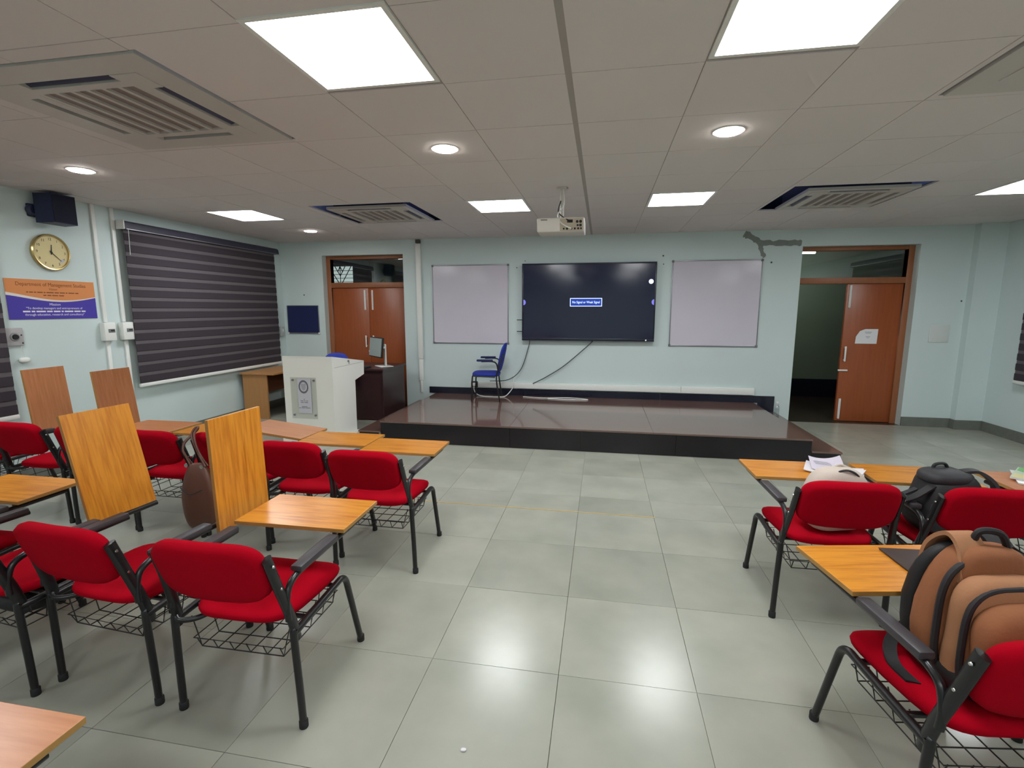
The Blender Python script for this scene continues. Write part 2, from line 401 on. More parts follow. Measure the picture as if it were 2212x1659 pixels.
# ---- doors
def bolt_bar(m, x, y, z0, z1): m.box((x, y, (z0 + z1) / 2), (0.03, 0.016, z1 - z0), 0.005); m.tube([(x, y - 0.012, z0), (x, y - 0.012, z1)], 0.007, 8)
def make_door(name, x0, x1, top, leaves, label, pl=0.075, pr=0.075):
    d = snode(name, label)
    fy0, fy1 = YF + 0.12, YF + 0.225
    MB().bb((x0, fy0, 0), (x0 + pl, fy1, top), 0.004).bb((x1 - pr, fy0, 0), (x1, fy1, top), 0.004).bb((x0 + pl, fy0, top - 0.055), (x1 - pr, fy1, top), 0.004).bb((x0 + pl, fy0, 2.0), (x1 - pr, fy1, 2.085), 0.004).build('door_frame', M_frame, d)
    MB().bb((x0 + pl, fy0 + 0.05, 2.085), (x1 - pr, fy0 + 0.056, top - 0.055)).build('transom_pane', glass('transom_glass'), d, smooth=False)
    for (a, b) in leaves:
        lf = MB().bb((a, fy0 + 0.03, 0.008), (b, fy0 + 0.07, 1.997), 0.002).build('door_leaf', M_door, d)
    return d, fy0 + 0.03
d1, ly = make_door('door_1', -4.634, -3.205, 2.525, [(-4.557, -3.902), (-3.898, -3.252)], 'closed double wooden door with a glazed transom', 0.075, 0.045)
leaf_l, leaf_r = [c for c in d1.children if c.name.startswith('door_leaf')]
for lf, x in ((leaf_l, -3.965), (leaf_r, -3.83)):
    m = MB(); bolt_bar(m, x, ly - 0.008, 1.63, 1.96); m.build('tower_bolt', M_white, lf)
    m = MB(); m.box((x, ly - 0.03, 1.10), (0.022, 0.016, 0.2), 0.006).box((x, ly - 0.014, 1.18), (0.016, 0.03, 0.02)).box((x, ly - 0.014, 1.02), (0.016, 0.03, 0.02)); m.build('handle', M_white, lf)
m = MB(); m.box((-3.83, ly - 0.012, 0.93), (0.2, 0.02, 0.024), 0.006).box((-3.75, ly - 0.02, 0.93), (0.03, 0.03, 0.05), 0.004); m.build('latch', M_white, leaf_r)
d2, ly = make_door('door_2', 2.747, 4.22, 2.515, [(3.43, 4.143)], 'wooden door with its left leaf open and its right leaf shut', 0.04, 0.075)
leaf = [c for c in d2.children if c.name.startswith('door_leaf')][0]
for z0, z1 in ((1.66, 1.98), (0.04, 0.34)):
    m = MB(); bolt_bar(m, 3.475, ly - 0.008, z0, z1); m.build('tower_bolt', M_white, leaf)
MB().box((3.475, ly - 0.03, 1.0), (0.024, 0.016, 0.22), 0.006).box((3.475, ly - 0.014, 1.09), (0.016, 0.03, 0.02)).box((3.475, ly - 0.014, 0.91), (0.016, 0.03, 0.02)).build('handle', M_white, leaf)
MB().box((3.47, ly - 0.012, 0.76), (0.13, 0.02, 0.024), 0.006).build('latch', M_white, leaf)
# the open leaf, swung out into the corridor, hinged on the left jamb
ol = MB().bb((2.79, YF + 0.24, 0.008), (2.83, YF + 0.88, 1.997), 0.002).build('door_leaf', M_door, d2)
pp = MB().prism([(3.60, 1.15), (3.88, 1.15), (3.885, 1.36), (3.72, 1.36), (3.65, 1.33), (3.605, 1.25)], ly - 0.0015, ly - 0.0006, 'y').build('door_notice', mat('paper_white', srgb(226, 226, 228), 0.7), None, smooth=False)
tag(pp, 'torn white paper notice stuck on the shut wooden door leaf', 'paper')
for z, w in ((1.315, 0.09), (1.30, 0.07), (1.25, 0.06), (1.235, 0.04)):
    MB().box((3.76, ly - 0.0018, z), (w, 0.0006, 0.005)).build('printed_line', mat('print_grey', srgb(120, 122, 130), 0.8), pp, smooth=False)

# ---- stage
stage = thing('stage_platform', 'low stage of dark polished granite with a lower step at each end', 'stage')
ST = 0.265
for k, (a, b) in enumerate(((SX0, -1.05), (-1.047, -0.213), (-0.21, 0.85), (0.853, SX1))):
    MB().bb((a, SY0 + 0.004, 0.0), (b, SY0 + 0.02, ST - 0.02), 0.001).build('riser_slab', M_stagef, stage, smooth=False)
for a, b in ((SX0, -1.05), (-1.0485, 0.6), (0.6015, SX1)):
    MB().bb((a, SY0 + 0.02, 0.0), (b, YF - 0.004, ST - 0.02)).build('stage_core', M_stagef, stage, smooth=False)
    MB().bb((a, SY0 - 0.012, ST - 0.02), (b, YF - 0.004, ST), 0.002).build('stage_slab', M_stage, stage, smooth=False)
    MB().bb((a, SY0 - 0.0135, ST - 0.018), (b, SY0 - 0.0122, ST - 0.002)).build('edge_band', M_stageedge, stage, smooth=False)
for s, x0, x1 in (('l', -2.98, SX0 - 0.002), ('r', SX1 + 0.002, 2.54)):
    MB().bb((x0, SY0 + 0.004, 0), (x1, YF - 0.004, 0.115)).build('step_core', M_stagef, stage, smooth=False)
    MB().bb((x0 - (0.008 if s == 'l' else 0), SY0 - 0.012, 0.115), (x1 + (0.008 if s == 'r' else 0), YF - 0.004, 0.135), 0.002).build('step_slab', M_stage, stage, smooth=False)
    MB().bb((x0, SY0 - 0.0135, 0.117), (x1, SY0 - 0.0122, 0.133)).build('edge_band', M_stageedge, stage, smooth=False)
MB().bb((SX0 - 0.02, SY0 - 0.012, 0.02), (SX0 - 0.001, SY0 + 0.1, 0.115)).build('step_patch', mat('raw_cement', srgb(150, 145, 132), 0.9, noise=0.2, nscale=20), stage, smooth=False)
bs = snode('baseboard_front', 'dark navy granite skirting above the stage')
for a, b in ((-2.80, -1.2), (-1.197, 0.9), (0.903, 2.3)):
    MB().bb((a, YF - 0.02, ST), (b, YF, 0.37), 0.001).build('skirting_slab', M_skirt, bs, smooth=False)
MB().bb((2.302, YF - 0.02, 0.135), (2.53, YF, 0.37), 0.001).build('skirting_slab', M_skirt, bs, smooth=False)

# ================================================================== CEILING FITTINGS
M_panel = emitter('light_panel_diffuser', (0.95, 0.985, 1.0, 1), PANEL)
M_down = emitter('downlight_diffuser', (1.0, 0.94, 0.86, 1), DOWN)
near_words = {(-1.10, 2.19): 'square ceiling light panel next to the air conditioner with the ribbed grille',
              (0.735, 2.19): 'square ceiling light panel across the spine from the ribbed air conditioner',
              (-4.13, 5.42): 'square ceiling light panel above the window blind by the clock wall',
              (-1.10, 5.42): 'square ceiling light panel beside the hanging projector',
              (0.735, 5.42): 'square ceiling light panel between the spine and the cassette nearest the open doorway',
              (3.77, 5.42): 'square ceiling light panel between the cassette by the open doorway and the wall'}
for x, y in L_POS:
    i, j = cell_x(x), cell_y(y)
    cx, cy = (CX[i] + CX[i + 1]) / 2, (CY[j] + CY[j + 1]) / 2
    if y == 2.19: cy = 2.19
    off = '' if (x, y) in near_words else '_offscreen'
    t = thing('ceiling_light' + off, near_words.get((x, y), ('square ceiling light panel over the chair rows, ' if y > 0 else 'square ceiling light panel over the back of the room, ') + {-4.13: 'by the clock wall', -1.10: 'clock side of the spine', 0.735: 'doorway side of the spine', 3.77: 'by the doorway-side wall'}[x]), 'ceiling light', (cx, cy, HC - 0.006), 0, 'square ceiling light panels')
    hx, hy = (CX[i + 1] - CX[i]) / 2 - 0.004, 0.321
    m = MB()
    for lo, hi in (((-hx, -hy, 0), (hx, -0.298, 0.02)), ((-hx, 0.298, 0), (hx, hy, 0.02)), ((-hx, -0.298, 0), (-0.283, 0.298, 0.02)), ((0.283, -0.298, 0), (hx, 0.298, 0.02))): m.bb(lo, hi)
    m.build('light_frame', M_white, t, smooth=False)
    MB().bb((-0.283, -0.298, 0.005), (0.283, 0.298, 0.012)).build('diffuser' + off, M_panel, t, smooth=False)
for x, y, w in ((-4.17, 3.50, 'round recessed downlight over the wall clock side'), (-1.114, 3.51, 'round recessed downlight between the louvred air conditioner and the ceiling spine'),
                (0.752, 3.50, 'round recessed downlight between the projector spine and the doorway cassette'), (-4.15, 6.685, 'small round downlight above the closed double door'), (3.75, 3.5, 'round recessed downlight near the wall with the doorway')):
    off = '_offscreen' if x > 3 else ''
    t = thing('downlight' + off, w, 'downlight', (x, y, HC - 0.004), 0, 'round downlights')
    MB().lathe([(0.079, 0.0), (0.095, 0.0), (0.096, 0.004), (0.079, 0.006)], 28, caps=False).build('trim_ring', M_white, t)
    MB().lathe([(0.0785, -0.006), (0.0785, 0.003)], 28).build('diffuser' + off, M_down, t)

M_ac = mat('air_conditioner_plastic', srgb(198, 194, 188), 0.45)
M_acg = mat('air_conditioner_grille', srgb(138, 128, 124), 0.7)
M_slot = mat('air_outlet_dark', srgb(52, 56, 84), 0.5)
ac_words = ['large four-way air conditioner with a ribbed grille flush in the ceiling', 'four-way air conditioner hung in a dark square opening above the double door',
            'four-way air conditioner hung in a dark square opening above the open doorway', 'four-way air conditioner over the chair with the green magazines',
            'four-way air conditioner over the back of the clock side', 'four-way air conditioner over the back of the doorway side']
for k, (x, y) in enumerate(AC_POS):
    H_ = 0.565 if k in (0, 3) else 0.47
    ox, oy = (0.0, 0.0) if k in (0, 3) else ((0.01, 0.05) if k == 1 else (0.06, 0.06))
    t = thing('air_conditioner', ac_words[k], 'air conditioner', (x + ox, y + oy, HC - 0.012), 0, 'ceiling cassette air conditioners')
    m = MB(); gi = 0.30; so, sw = 0.385, 0.03
    zt = 0.03
    # panel with real slots: ring pieces around grille and outlets
    def ring(m, a, b, z0, z1):
        for lo, hi in (((-b, -b), (b, -a)), ((-b, a), (b, b)), ((-b, -a), (-a, a)), ((a, -a), (b, a))): m.bb((lo[0], lo[1], z0), (hi[0], hi[1], z1))
    ring(m, gi, so - sw, 0.0, zt); ring(m, so + sw, H_, 0.004, zt)
    for sx, sy in ((1, 1), (1, -1), (-1, 1), (-1, -1)):
        m.box((sx * (so), sy * (so), zt / 2), (2 * sw, 2 * sw, zt)); m.box((sx * (so), sy * (so - 0.075), zt / 2), (2 * sw, 0.09, zt)); m.box((sx * (so - 0.075), sy * so, zt / 2), (0.09, 2 * sw, zt))
    m.build('panel', M_ac, t, smooth=False)
    MB().bb((-so - sw, -so - sw, 0.03), (so + sw, so + sw, 0.18)).build('body', M_slot, t, smooth=False)
    for a in range(4):
        m = MB().box((0, so - 0.008, 0.016), (0.53, 0.03, 0.006), 0.002, Matrix.Rotation(R(22), 3, 'X'))
        o = m.build('louvre', M_slot, t); o.rotation_euler = (0, 0, a * math.pi / 2)
    MB().bb((-gi, -gi, 0.014), (gi, gi, 0.028)).build('intake', M_acg, t, smooth=False)
    for q in range(7):
        xx = -gi + 0.012 + q * (2 * gi - 0.024) / 6
        MB().bb((xx - 0.012, -gi, 0.001), (xx + 0.012, gi, 0.014)).build('grille_bar', M_ac, t, smooth=False)

# ---- projector on its ceiling pole
pj = thing('projector', 'white projector hanging from the ceiling on a short pole', 'projector', (-0.395, 4.78, 2.33))
M_proj = mat('projector_shell', srgb(216, 212, 204), 0.4, noise=0.04, nscale=15)
MB().box((0, 0, 0.068), (0.43, 0.30, 0.125), 0.014, seg=3).build('body', M_proj, pj)
MB().bb((-0.005, -0.152, 0.012), (0.2, -0.149, 0.118)).build('port_plate', mat('projector_ports', srgb(182, 170, 150), 0.5), pj, smooth=False)
for px_, pz, r in ((0.18, 0.09, .013), (0.15, 0.09, .012), (0.18, 0.058, .012), (0.155, 0.058, .009), (0.13, 0.03, .009), (0.16, 0.03, .009), (0.185, 0.03, .008), (0.10, 0.03, .009), (0.03, .03, .008), (0.06, .03, .01)): MB().lathe([(r, -0.157), (r, -0.148)], 10, (px_, 0, pz), 'y').build('port', M_rub, pj)
MB().box((0.085, -0.152, 0.095), (0.05, 0.008, 0.025)).build('port', M_rub, pj)

MB().bb((-0.18, -0.1515, 0.108), (-0.12, -0.1495, 0.116)).build('logo_strip', mat('proj_logo', srgb(90, 90, 100), 0.6), pj, smooth=False)
MB().lathe([(0.055, -0.005), (0.055, 0.03), (0.035, 0.035)], 20, (-0.09, 0.15, 0.065), 'y').build('lens', M_black, pj)
m = MB().tube([(0, 0.0, 0.125), (0, 0.0, 0.42)], 0.018, 12).box((0, 0, 0.135), (0.14, 0.14, 0.014), 0.003).lathe([(0.05, 0.405), (0.05, 0.419)], 16)
m.build('ceiling_pole', M_proj, pj)
MB().tube(smooth_path([(0.01, -0.02, 0.40), (0.02, -0.05, 0.26), (-0.03, -0.08, 0.17), (0.0, -0.15, 0.09), (0.05, -0.175, 0.05), (0.10, -0.16, 0.03)], 6), 0.006, 8).build('cable', M_white, pj)
MB().tube(smooth_path([(-0.01, -0.02, 0.30), (-0.03, -0.05, 0.2), (0.03, -0.13, 0.13), (0.085, -0.17, 0.095)], 6), 0.005, 8).build('cable', M_rub, pj)

# ================================================================== WALL THINGS
# ---- zebra blinds
M_bd = mat('blind_opaque_band', srgb(58, 51, 58), 0.9, noise=0.15, nscale=120)
M_bs = mat('blind_sheer_band', srgb(100, 93, 98), 0.85, noise=0.2, nscale=160)
M_bh = mat('blind_headbox', srgb(50, 48, 66), 0.5)
def blind(label, x, y0, y1, z0, z1, sgn, n=14):
    """hangs in front of a side wall; sgn=+1 faces +X"""
    t = thing('window_blind', label, 'blind', (x, (y0 + y1) / 2, z0), 0, 'striped roller blinds')
    h = z1 - z0; L2 = (y1 - y0) / 2
    MB().bb((-0.0015, -L2, 0.02), (0.0015, L2, h)).build('sheer_backing', M_bs, t, smooth=False)
    p = (h - 0.03) / n
    for k in range(n):
        zc = 0.03 + (k + 0.36) * p
        dy = random.uniform(-0.004, 0.004)
        MB().box((sgn * 0.006, dy, zc), (0.004, 2 * L2 - 0.002, p * 0.66), 0.0015).build('opaque_band', M_bd, t, smooth=False)
    MB().box((0, 0, 0.008), (0.034, 2 * L2 + 0.01, 0.042), 0.01).build('bottom_bar', M_white, t)
    m = MB().prism([(-0.045 * sgn, 0.0), (0.05 * sgn, 0.0), (0.055 * sgn, 0.03), (0.045 * sgn, 0.075), (0.02 * sgn, 0.092), (-0.045 * sgn, 0.092)], -L2 - 0.02, L2 + 0.06, 'y')
    m.v = [(a, b, c + h) for a, b, c in m.v]; m.build('head_box', M_bh, t)
    MB().box((0, -L2 - 0.028, h + 0.046), (0.112, 0.016, 0.1), 0.02).build('end_cap', M_white, t)
    MB().box((sgn * 0.048, 0.02, h + 0.003), (0.008, 2 * L2 + 0.04, 0.008)).build('valance_lip', M_alu, t, smooth=False)
    MB().tube([(sgn * 0.03, -L2 + 0.04, h), (sgn * 0.03, -L2 + 0.03, h - 0.28)], 0.003, 6).build('pull_chain', M_white, t)
    return t
blind('dark striped roller blind beside the white conduits', XL + 0.075, 4.86, 7.47, 0.745, 2.53, 1)
blind('dark striped roller blind beside the grey volume plate', XL + 0.075, 0.9, 3.60, 0.645, 2.53, 1)
blind('dark striped roller blind on the wall past the paper sheet', XR - 0.06, 4.3, 7.13, 0.735, 2.5, -1)

# ---- clock
ck = thing('wall_clock', 'round gold-rimmed wall clock with a cream face', 'clock', (XL, 4.118, 2.195))
MB().lathe([(0.165, 0.0), (0.176, 0.004), (0.177, 0.028), (0.168, 0.038), (0.158, 0.036), (0.156, 0.022)], 48, axis='x', caps=False).build('rim', mat('clock_gold', srgb(190, 168, 116), 0.25, metal=0.8), ck)
MB().lathe([(0.157, 0.004), (0.157, 0.022)], 48, axis='x').build('dial', mat('clock_cream', srgb(226, 210, 156), 0.6), ck)
M_ink = mat('dark_ink', srgb(52, 46, 44), 0.7)
for n in range(1, 13):
    a = R(90 - 30 * n)
    text('numeral', str(n), 0.034, M_ink, ck, T(0.0228, 0.127 * math.cos(a), 0.127 * math.sin(a)) @ FACE_X)
def hand(ang, ln, w, x): 
    a = R(90 - ang); d = Vector((0, math.cos(a), math.sin(a))); n = Vector((0, -d.z, d.y)); P = [-d * 0.02 - n * w * 1.2, -d * 0.02 + n * w * 1.2, d * ln + n * w * .6, d * ln - n * w * .6]
    return MB().prism([(p.y, p.z) for p in P], x, x + 0.0012, 'x')
hand(6, 0.075, 0.005, 0.0245).build('hour_hand', M_ink, ck, smooth=False)
hand(133, 0.115, 0.0035, 0.026).build('minute_hand', M_ink, ck, smooth=False)
MB().lathe([(0.009, 0.022), (0.009, 0.03)], 12, axis='x').build('hub', M_ink, ck)
MB().prism([(0.068, -0.095), (0.098, -0.09), (0.118, -0.068), (0.10, -0.056), (0.082, -0.062), (0.075, -0.078)], 0.0225, 0.0234, 'x').build('sticker', mat('silver_sticker', srgb(196, 192, 200), 0.4), ck, smooth=False)

# ---- loudspeaker
sp = thing('wall_speaker', 'boxy dark loudspeaker bracketed high above the clock', 'speaker', (XL, 4.10, 2.455))
MB().prism([(0.09, -0.13), (0.27, -0.11), (0.27, 0.11), (0.09, 0.13)], 0.0, 0.27, 'z').build('cabinet', M_navyp, sp)
MB().box((0.273, 0, 0.135), (0.008, 0.21, 0.255), 0.003).build('front_grille', mat('speaker_cloth', srgb(24, 28, 50), 0.9, noise=0.3, nscale=300), sp)
m = MB().box((0.012, -0.08, 0.12), (0.024, 0.12, 0.12), 0.01).tube([(0.02, -0.08, 0.12), (0.10, -0.05, 0.12), (0.14, 0.0, 0.12)], 0.03, 12).lathe([(0.05, 0.02), (0.055, 0.05), (0.04, 0.07)], 16, (0, -0.11, 0.12), 'x')
m.build('bracket', M_navyp, sp)

# ---- banner
M_or = mat('banner_orange', srgb(222, 142, 82), 0.5, noise=0.05, nscale=6); M_pu = mat('banner_purple', srgb(72, 58, 168), 0.5, noise=0.08, nscale=6)
bn = thing('department_banner', 'orange and purple department banner with curved white band under the clock', 'banner', (XL, 4.10, 1.735))
W2, H2 = 0.41, 0.19
MB().bb((0.0, -W2, -H2), (0.006, W2, H2)).build('backing', mat('banner_white', srgb(232, 222, 214), 0.5), bn, smooth=False)
cur = lambda y, off: 0.075 - 0.055 * math.sin((y + W2) / (2 * W2) * math.pi * 0.86 + 0.1) - 0.02 * (y + W2) / (2 * W2) * 0 + off
N_ = 24; ys = [-W2 + 2 * W2 * k / N_ for k in range(N_ + 1)]
def wave(y): 
    u = (y + W2) / (2 * W2); return 0.062 - 0.075 * math.sin(u * math.pi * 0.80 + 0.02) ** 1.2 + 0.006 * u
MB().prism([(y, wave(y) + 0.004) for y in ys] + [(W2, H2), (-W2, H2)], 0.006, 0.0075, 'x').build('orange_field', M_or, bn, smooth=False)
MB().prism([(-W2, -H2), (W2, -H2)] + [(y, wave(y) - 0.004 - 0.02 * (1 - (y + W2) / (2 * W2))) for y in reversed(ys)], 0.006, 0.0075, 'x').build('purple_field', M_pu, bn, smooth=False)
M_bt = mat('banner_brown_text', srgb(128, 72, 40), 0.7); M_wt = mat('banner_white_text', srgb(232, 230, 240), 0.7)
for body, z, s, w, m_ in (('Department of Management Studies', 0.143, 0.05, 0.64, M_bt), ('Vision', 0.10, 0.03, 0.075, M_bt), 
                          ('Mission', -0.048, 0.034, 0.10, M_wt), ('"To develop managers and entrepreneurs of', -0.085, 0.03, 0.52, M_wt), ('through education, research and consultancy"', -0.147, 0.03, 0.55, M_wt)):
    text('lettering', body, s, m_, bn, T(0.0078, 0, z) @ FACE_X, width=w)
def word_marks(total, h, words):
    # a line of print too small to read: one thin mark per word
    m = MB(); L_ = sum(words) + 0.5 * (len(words) - 1); k = total / L_; x = -total / 2
    for w_ in words: m.bb((x, -h / 2, 0), (x + w_ * k, h / 2, 0.0004)); x += (w_ + 0.5) * k
    return m
def marks(parent, mtx, total, h, words, m_):
    me = word_marks(total, h, words).mesh('print_line', m_, False); me.transform(mtx); return link('print_line', me, parent)
marks(bn, T(0.0078, 0, 0.068) @ FACE_X, 0.48, 0.010, [1, 2, 1.2, 3, 1, 4, 2.4, 3, 1, 3.6, 2], M_bt)
marks(bn, T(0.0078, 0, 0.040) @ FACE_X, 0.19, 0.010, [1.5, 2, 3, 2.6], M_bt)
marks(bn, T(0.0078, 0, -0.116) @ FACE_X, 0.58, 0.014, [3, 1.5, 4, 2.5, 3, 1, 4, 3, 2], M_wt)

# ---- conduits with breaker boxes
for y, dz, w in ((4.585, 'nearer the clock', 0), (4.80, 'next to the striped blind', 0)):
    c = thing('wall_conduit', 'vertical white conduit with a small breaker box ' + dz, 'conduit', (XL, y, 0.14), 0, 'white conduits with breaker boxes')
    MB().bb((0, -0.02, 1.36), (0.022, 0.02, HC - 0.14), 0.003).build('upper_channel', M_white, c)
    MB().bb((0, -0.02, 0.0), (0.022, 0.02, 1.15), 0.003).build('lower_channel', M_white, c)
    b = MB().box((0.035, 0.0, 1.255), (0.07, 0.13, 0.2), 0.008).build('breaker_box', M_white, c)
    MB().box((0.071, 0.012, 1.265), (0.004, 0.075, 0.04), 0.001).build('switch_window', mat('grey_window', srgb(120, 122, 124), 0.4), b)
    MB().box((0.074, 0.02, 1.268), (0.008, 0.04, 0.012), 0.002).build('switch_lever', M_rub, b)

# ---- volume control plate with pull
vp = thing('volume_plate', 'square grey wall plate with a round dark knob under the banner', 'wall plate', (XL, 3.70, 1.385))
MB().box((0.012, 0, 0), (0.024, 0.15, 0.165), 0.006).build('plate', mat('plate_grey', srgb(176, 174, 176), 0.5), vp)
MB().lathe([(0.04, 0.024), (0.038, 0.03), (0.03, 0.032)], 24, axis='x').build('collar', mat('plate_ring', srgb(140, 140, 142), 0.4), vp)
MB().lathe([(0.026, 0.03), (0.022, 0.045)], 20, axis='x').build('knob', M_rub, vp)
for yy, zz in ((0.055, 0.015), (0.06, -0.06)): MB().lathe([(0.007, 0.023), (0.006, 0.028)], 10, (0, yy, zz), 'x').build('screw', M_rub, vp)
pc = thing('pull_switch', 'white plastic pull on a thin cord below the grey plate', 'pull switch', (XL, 3.755, 1.165))
MB().tube([(0.012, 0, 0.03), (0.012, -0.005, 0.135)], 0.002, 6).build('cord', M_white, pc)
MB().sup((0.022, 0, 0), (0.022, 0.045, 0.026), 0.8, 0.8).build('pull_knob', M_white, pc)

# ---- pin board and socket by the corner
pb = thing('pin_board', 'small navy felt pin board beside the double door', 'pin board', (-5.04, YF, 1.47))
MB().bb((-0.285, -0.014, -0.228), (0.285, 0, 0.228)).build('felt', M_pinb, pb, smooth=False)
MB().bb((-0.295, -0.02, -0.245), (0.295, -0.0, -0.226), 0.003).bb((-0.295, -0.018, 0.226), (0.295, 0, 0.236), 0.003).bb((-0.297, -0.018, -0.226), (-0.285, 0, 0.226), 0.003).bb((0.285, -0.018, -0.226), (0.297, 0, 0.226), 0.003).build('board_frame', M_alu, pb)
for x in (-0.288, 0.288): MB().box((x, -0.012, -0.236), (0.03, 0.022, 0.03), 0.005).build('corner_cap', M_white, pb)
sb = thing('switch_box', 'small grey switch box in the corner by the blind', 'switch', (XL + 0.006, 7.62, 1.265))
MB().box((0.02, 0, 0), (0.04, 0.1, 0.16), 0.006).build('box', mat('switch_grey', srgb(180, 188, 186), 0.5), sb)
MB().box((0.042, 0, 0.02), (0.006, 0.035, 0.05), 0.003).build('switch_rocker', M_white, sb)

# ---- tall white conduit beside the left whiteboard
cd = thing('cable_conduit', 'tall white cable conduit between double door and whiteboard', 'conduit', (-2.93, YF, 0.27))
MB().bb((-0.042, -0.045, 0.56), (0.042, 0, 2.40), 0.006).build('upper_channel', M_white, cd)
MB().bb((-0.034, -0.04, 0.2), (0.034, 0, 0.555), 0.006).build('middle_channel', M_white, cd)
MB().bb((-0.02, -0.03, -0.0), (0.02, 0, 0.197), 0.004).build('lower_channel', M_white, cd)
MB().box((0, -0.025, 2.44), (0.075, 0.05, 0.05), 0.004).build('top_bracket', mat('bracket_dark', srgb(72, 66, 60), 0.6), cd)

# ---- whiteboards
def whiteboard(x0, x1, z0, z1, label):
    w = thing('whiteboard', label, 'whiteboard', ((x0 + x1) / 2, YF, (z0 + z1) / 2), 0, 'whiteboards either side of the screen')
    a, b = (x1 - x0) / 2, (z1 - z0) / 2
    MB().bb((-a, -0.016, -b), (a, 0, b)).build('writing_surface', M_board, w, smooth=False)
    for lo, hi in (((-a - 0.006, -0.022, b - 0.004), (a + 0.006, 0, b + 0.012)), ((-a - 0.006, -0.022, -b - 0.012), (a + 0.006, 0, -b + 0.004)), ((-a - 0.008, -0.022, -b), (-a + 0.004, 0, b)), ((a - 0.004, -0.022, -b), (a + 0.008, 0, b))):
        MB().bb(lo, hi, 0.003).build('frame_bar', M_alu, w)
    for sx in (-1, 1):
        for sz in (-1, 1): MB().box((sx * a, -0.012, sz * b), (0.034, 0.028, 0.034), 0.008).build('corner_cap', mat('cap_grey', srgb(112, 112, 116), 0.5), w)
    return w
wbl = whiteboard(-2.70, -1.47, 1.105, 2.325, 'whiteboard between the tall white conduit and the big screen')
wbr = whiteboard(1.005, 2.225, 1.105, 2.335, 'clean whiteboard under the grey cement crack')
# ---- interactive screen
tv = thing('display_screen', 'large wall-mounted display showing a no signal message', 'television', (-0.23, YF - 0.004, 1.745))
tw, th = 1.0, 0.585
MB().box((0, -0.035, 0), (1.6, 0.07, 0.7), 0.01).build('back_housing', M_rub, tv)
m = MB(); bz = 0.022
for lo, hi in (((-tw, -0.105, th - bz), (tw, -0.05, th)), ((-tw, -0.105, -th), (tw, -0.05, -th + 0.04)), ((-tw, -0.105, -th + 0.04), (-tw + bz, -0.05, th - bz)), ((tw - bz, -0.105, -th + 0.04), (tw, -0.05, th - bz))): m.bb(lo, hi, 0.004)
m.build('bezel', mat('screen_bezel', srgb(20, 26, 44), 0.3), tv)
MB().bb((-tw + 0.01, -0.098, -th + 0.02), (tw - 0.01, -0.06, th - 0.01)).build('screen_panel', mat('screen_glass', srgb(9, 11, 24), 0.12, emit=(0.012, 0.016, 0.05, 1), estr=0.12, spec=0.6), tv, smooth=False)
E_b = emitter('screen_pale_blue', srgb(170, 190, 250), 0.9); E_d = emitter('screen_box_blue', srgb(34, 52, 120), 0.7); E_v = emitter('screen_violet', srgb(96, 96, 170), 0.7)
MB().box((-0.02, -0.0985, 0.0), (0.48, 0.001, 0.125)).build('message_border', E_b, tv, smooth=False)
MB().box((-0.02, -0.0992, 0.0), (0.462, 0.001, 0.107)).build('message_box', E_d, tv, smooth=False)
text('lettering', 'No Signal or Weak Signal', 0.05, E_b, tv, T(-0.02, -0.1, 0.0) @ FACE_Y, width=0.41)
MB().lathe([(0.034, -0.0995), (0.034, -0.098)], 24, (0.925, 0, 0.30), 'y').build('round_button', emitter('screen_button', srgb(190, 205, 255), 0.9), tv)
def half(sx):
    n = 12; P = [(sx * (tw - bz) - sx * 0.036 * math.cos(-math.pi / 2 + math.pi * k / n), 0.042 * math.sin(-math.pi / 2 + math.pi * k / n)) for k in range(n + 1)]
    return MB().prism(P, -0.0995, -0.0985, 'y')
for sx in (-1, 1): half(sx).build('side_tab', E_v, tv, smooth=False)
MB().box((0.88, -0.1055, -th + 0.02), (0.014, 0.002, 0.014)).build('power_light', emitter('power_white', (0.9, 0.95, 1, 1), 1.0), tv, smooth=False)
for z in (-0.27, -0.45): MB().box((-tw - 0.04, -0.05, z), (0.10, 0.012, 0.012), 0.003).build('pen_clip', M_rub, tv)

# ---- low cable trunking, socket and loose cables above the stage
tk = thing('cable_trunking', 'long low white cable trunking along the wall behind the stage', 'trunking', (0, YF, 0.0))
MB().bb((-2.10, -0.045, 0.385), (1.2, 0, 0.478), 0.004).build('trunking_lid', M_white, tk)
MB().bb((1.203, -0.047, 0.383), (2.24, 0, 0.482), 0.004).build('trunking_lid', M_white, tk)
so = thing('power_socket', 'black framed socket with a white plug behind the blue chair', 'socket', (-2.02, YF - 0.046, 0.435))
MB().box((0, -0.004, 0), (0.11, 0.008, 0.10), 0.003).build('socket_plate', M_rub, so)
MB().box((0.005, -0.022, 0), (0.05, 0.03, 0.05), 0.006).build('plug', M_white, so)
def cable(pts, r, m_, label):
    o = MB().tube(smooth_path(pts, 8), r, 8).build('cable', m_); return tag(o, label, 'cable')
M_cg = mat('cable_grey', srgb(72, 78, 80), 0.5)
cable([(-1.11, YF - 0.09, 1.155), (-1.13, YF - 0.055, 1.06), (-1.25, YF - 0.06, 0.7), (-1.45, YF - 0.09, 0.53), (-1.75, YF - 0.1, 0.50)], 0.007, M_cg, 'dark cable drooping from the screen corner to the blue chair')
cable([(-0.15, YF - 0.09, 1.155), (-0.17, YF - 0.055, 1.12), (-0.55, YF - 0.04, 0.78), (-0.85, YF - 0.04, 0.58), (-1.06, YF - 0.055, 0.47)], 0.007, M_cg, 'dark cable slanting from under the screen to the trunking')
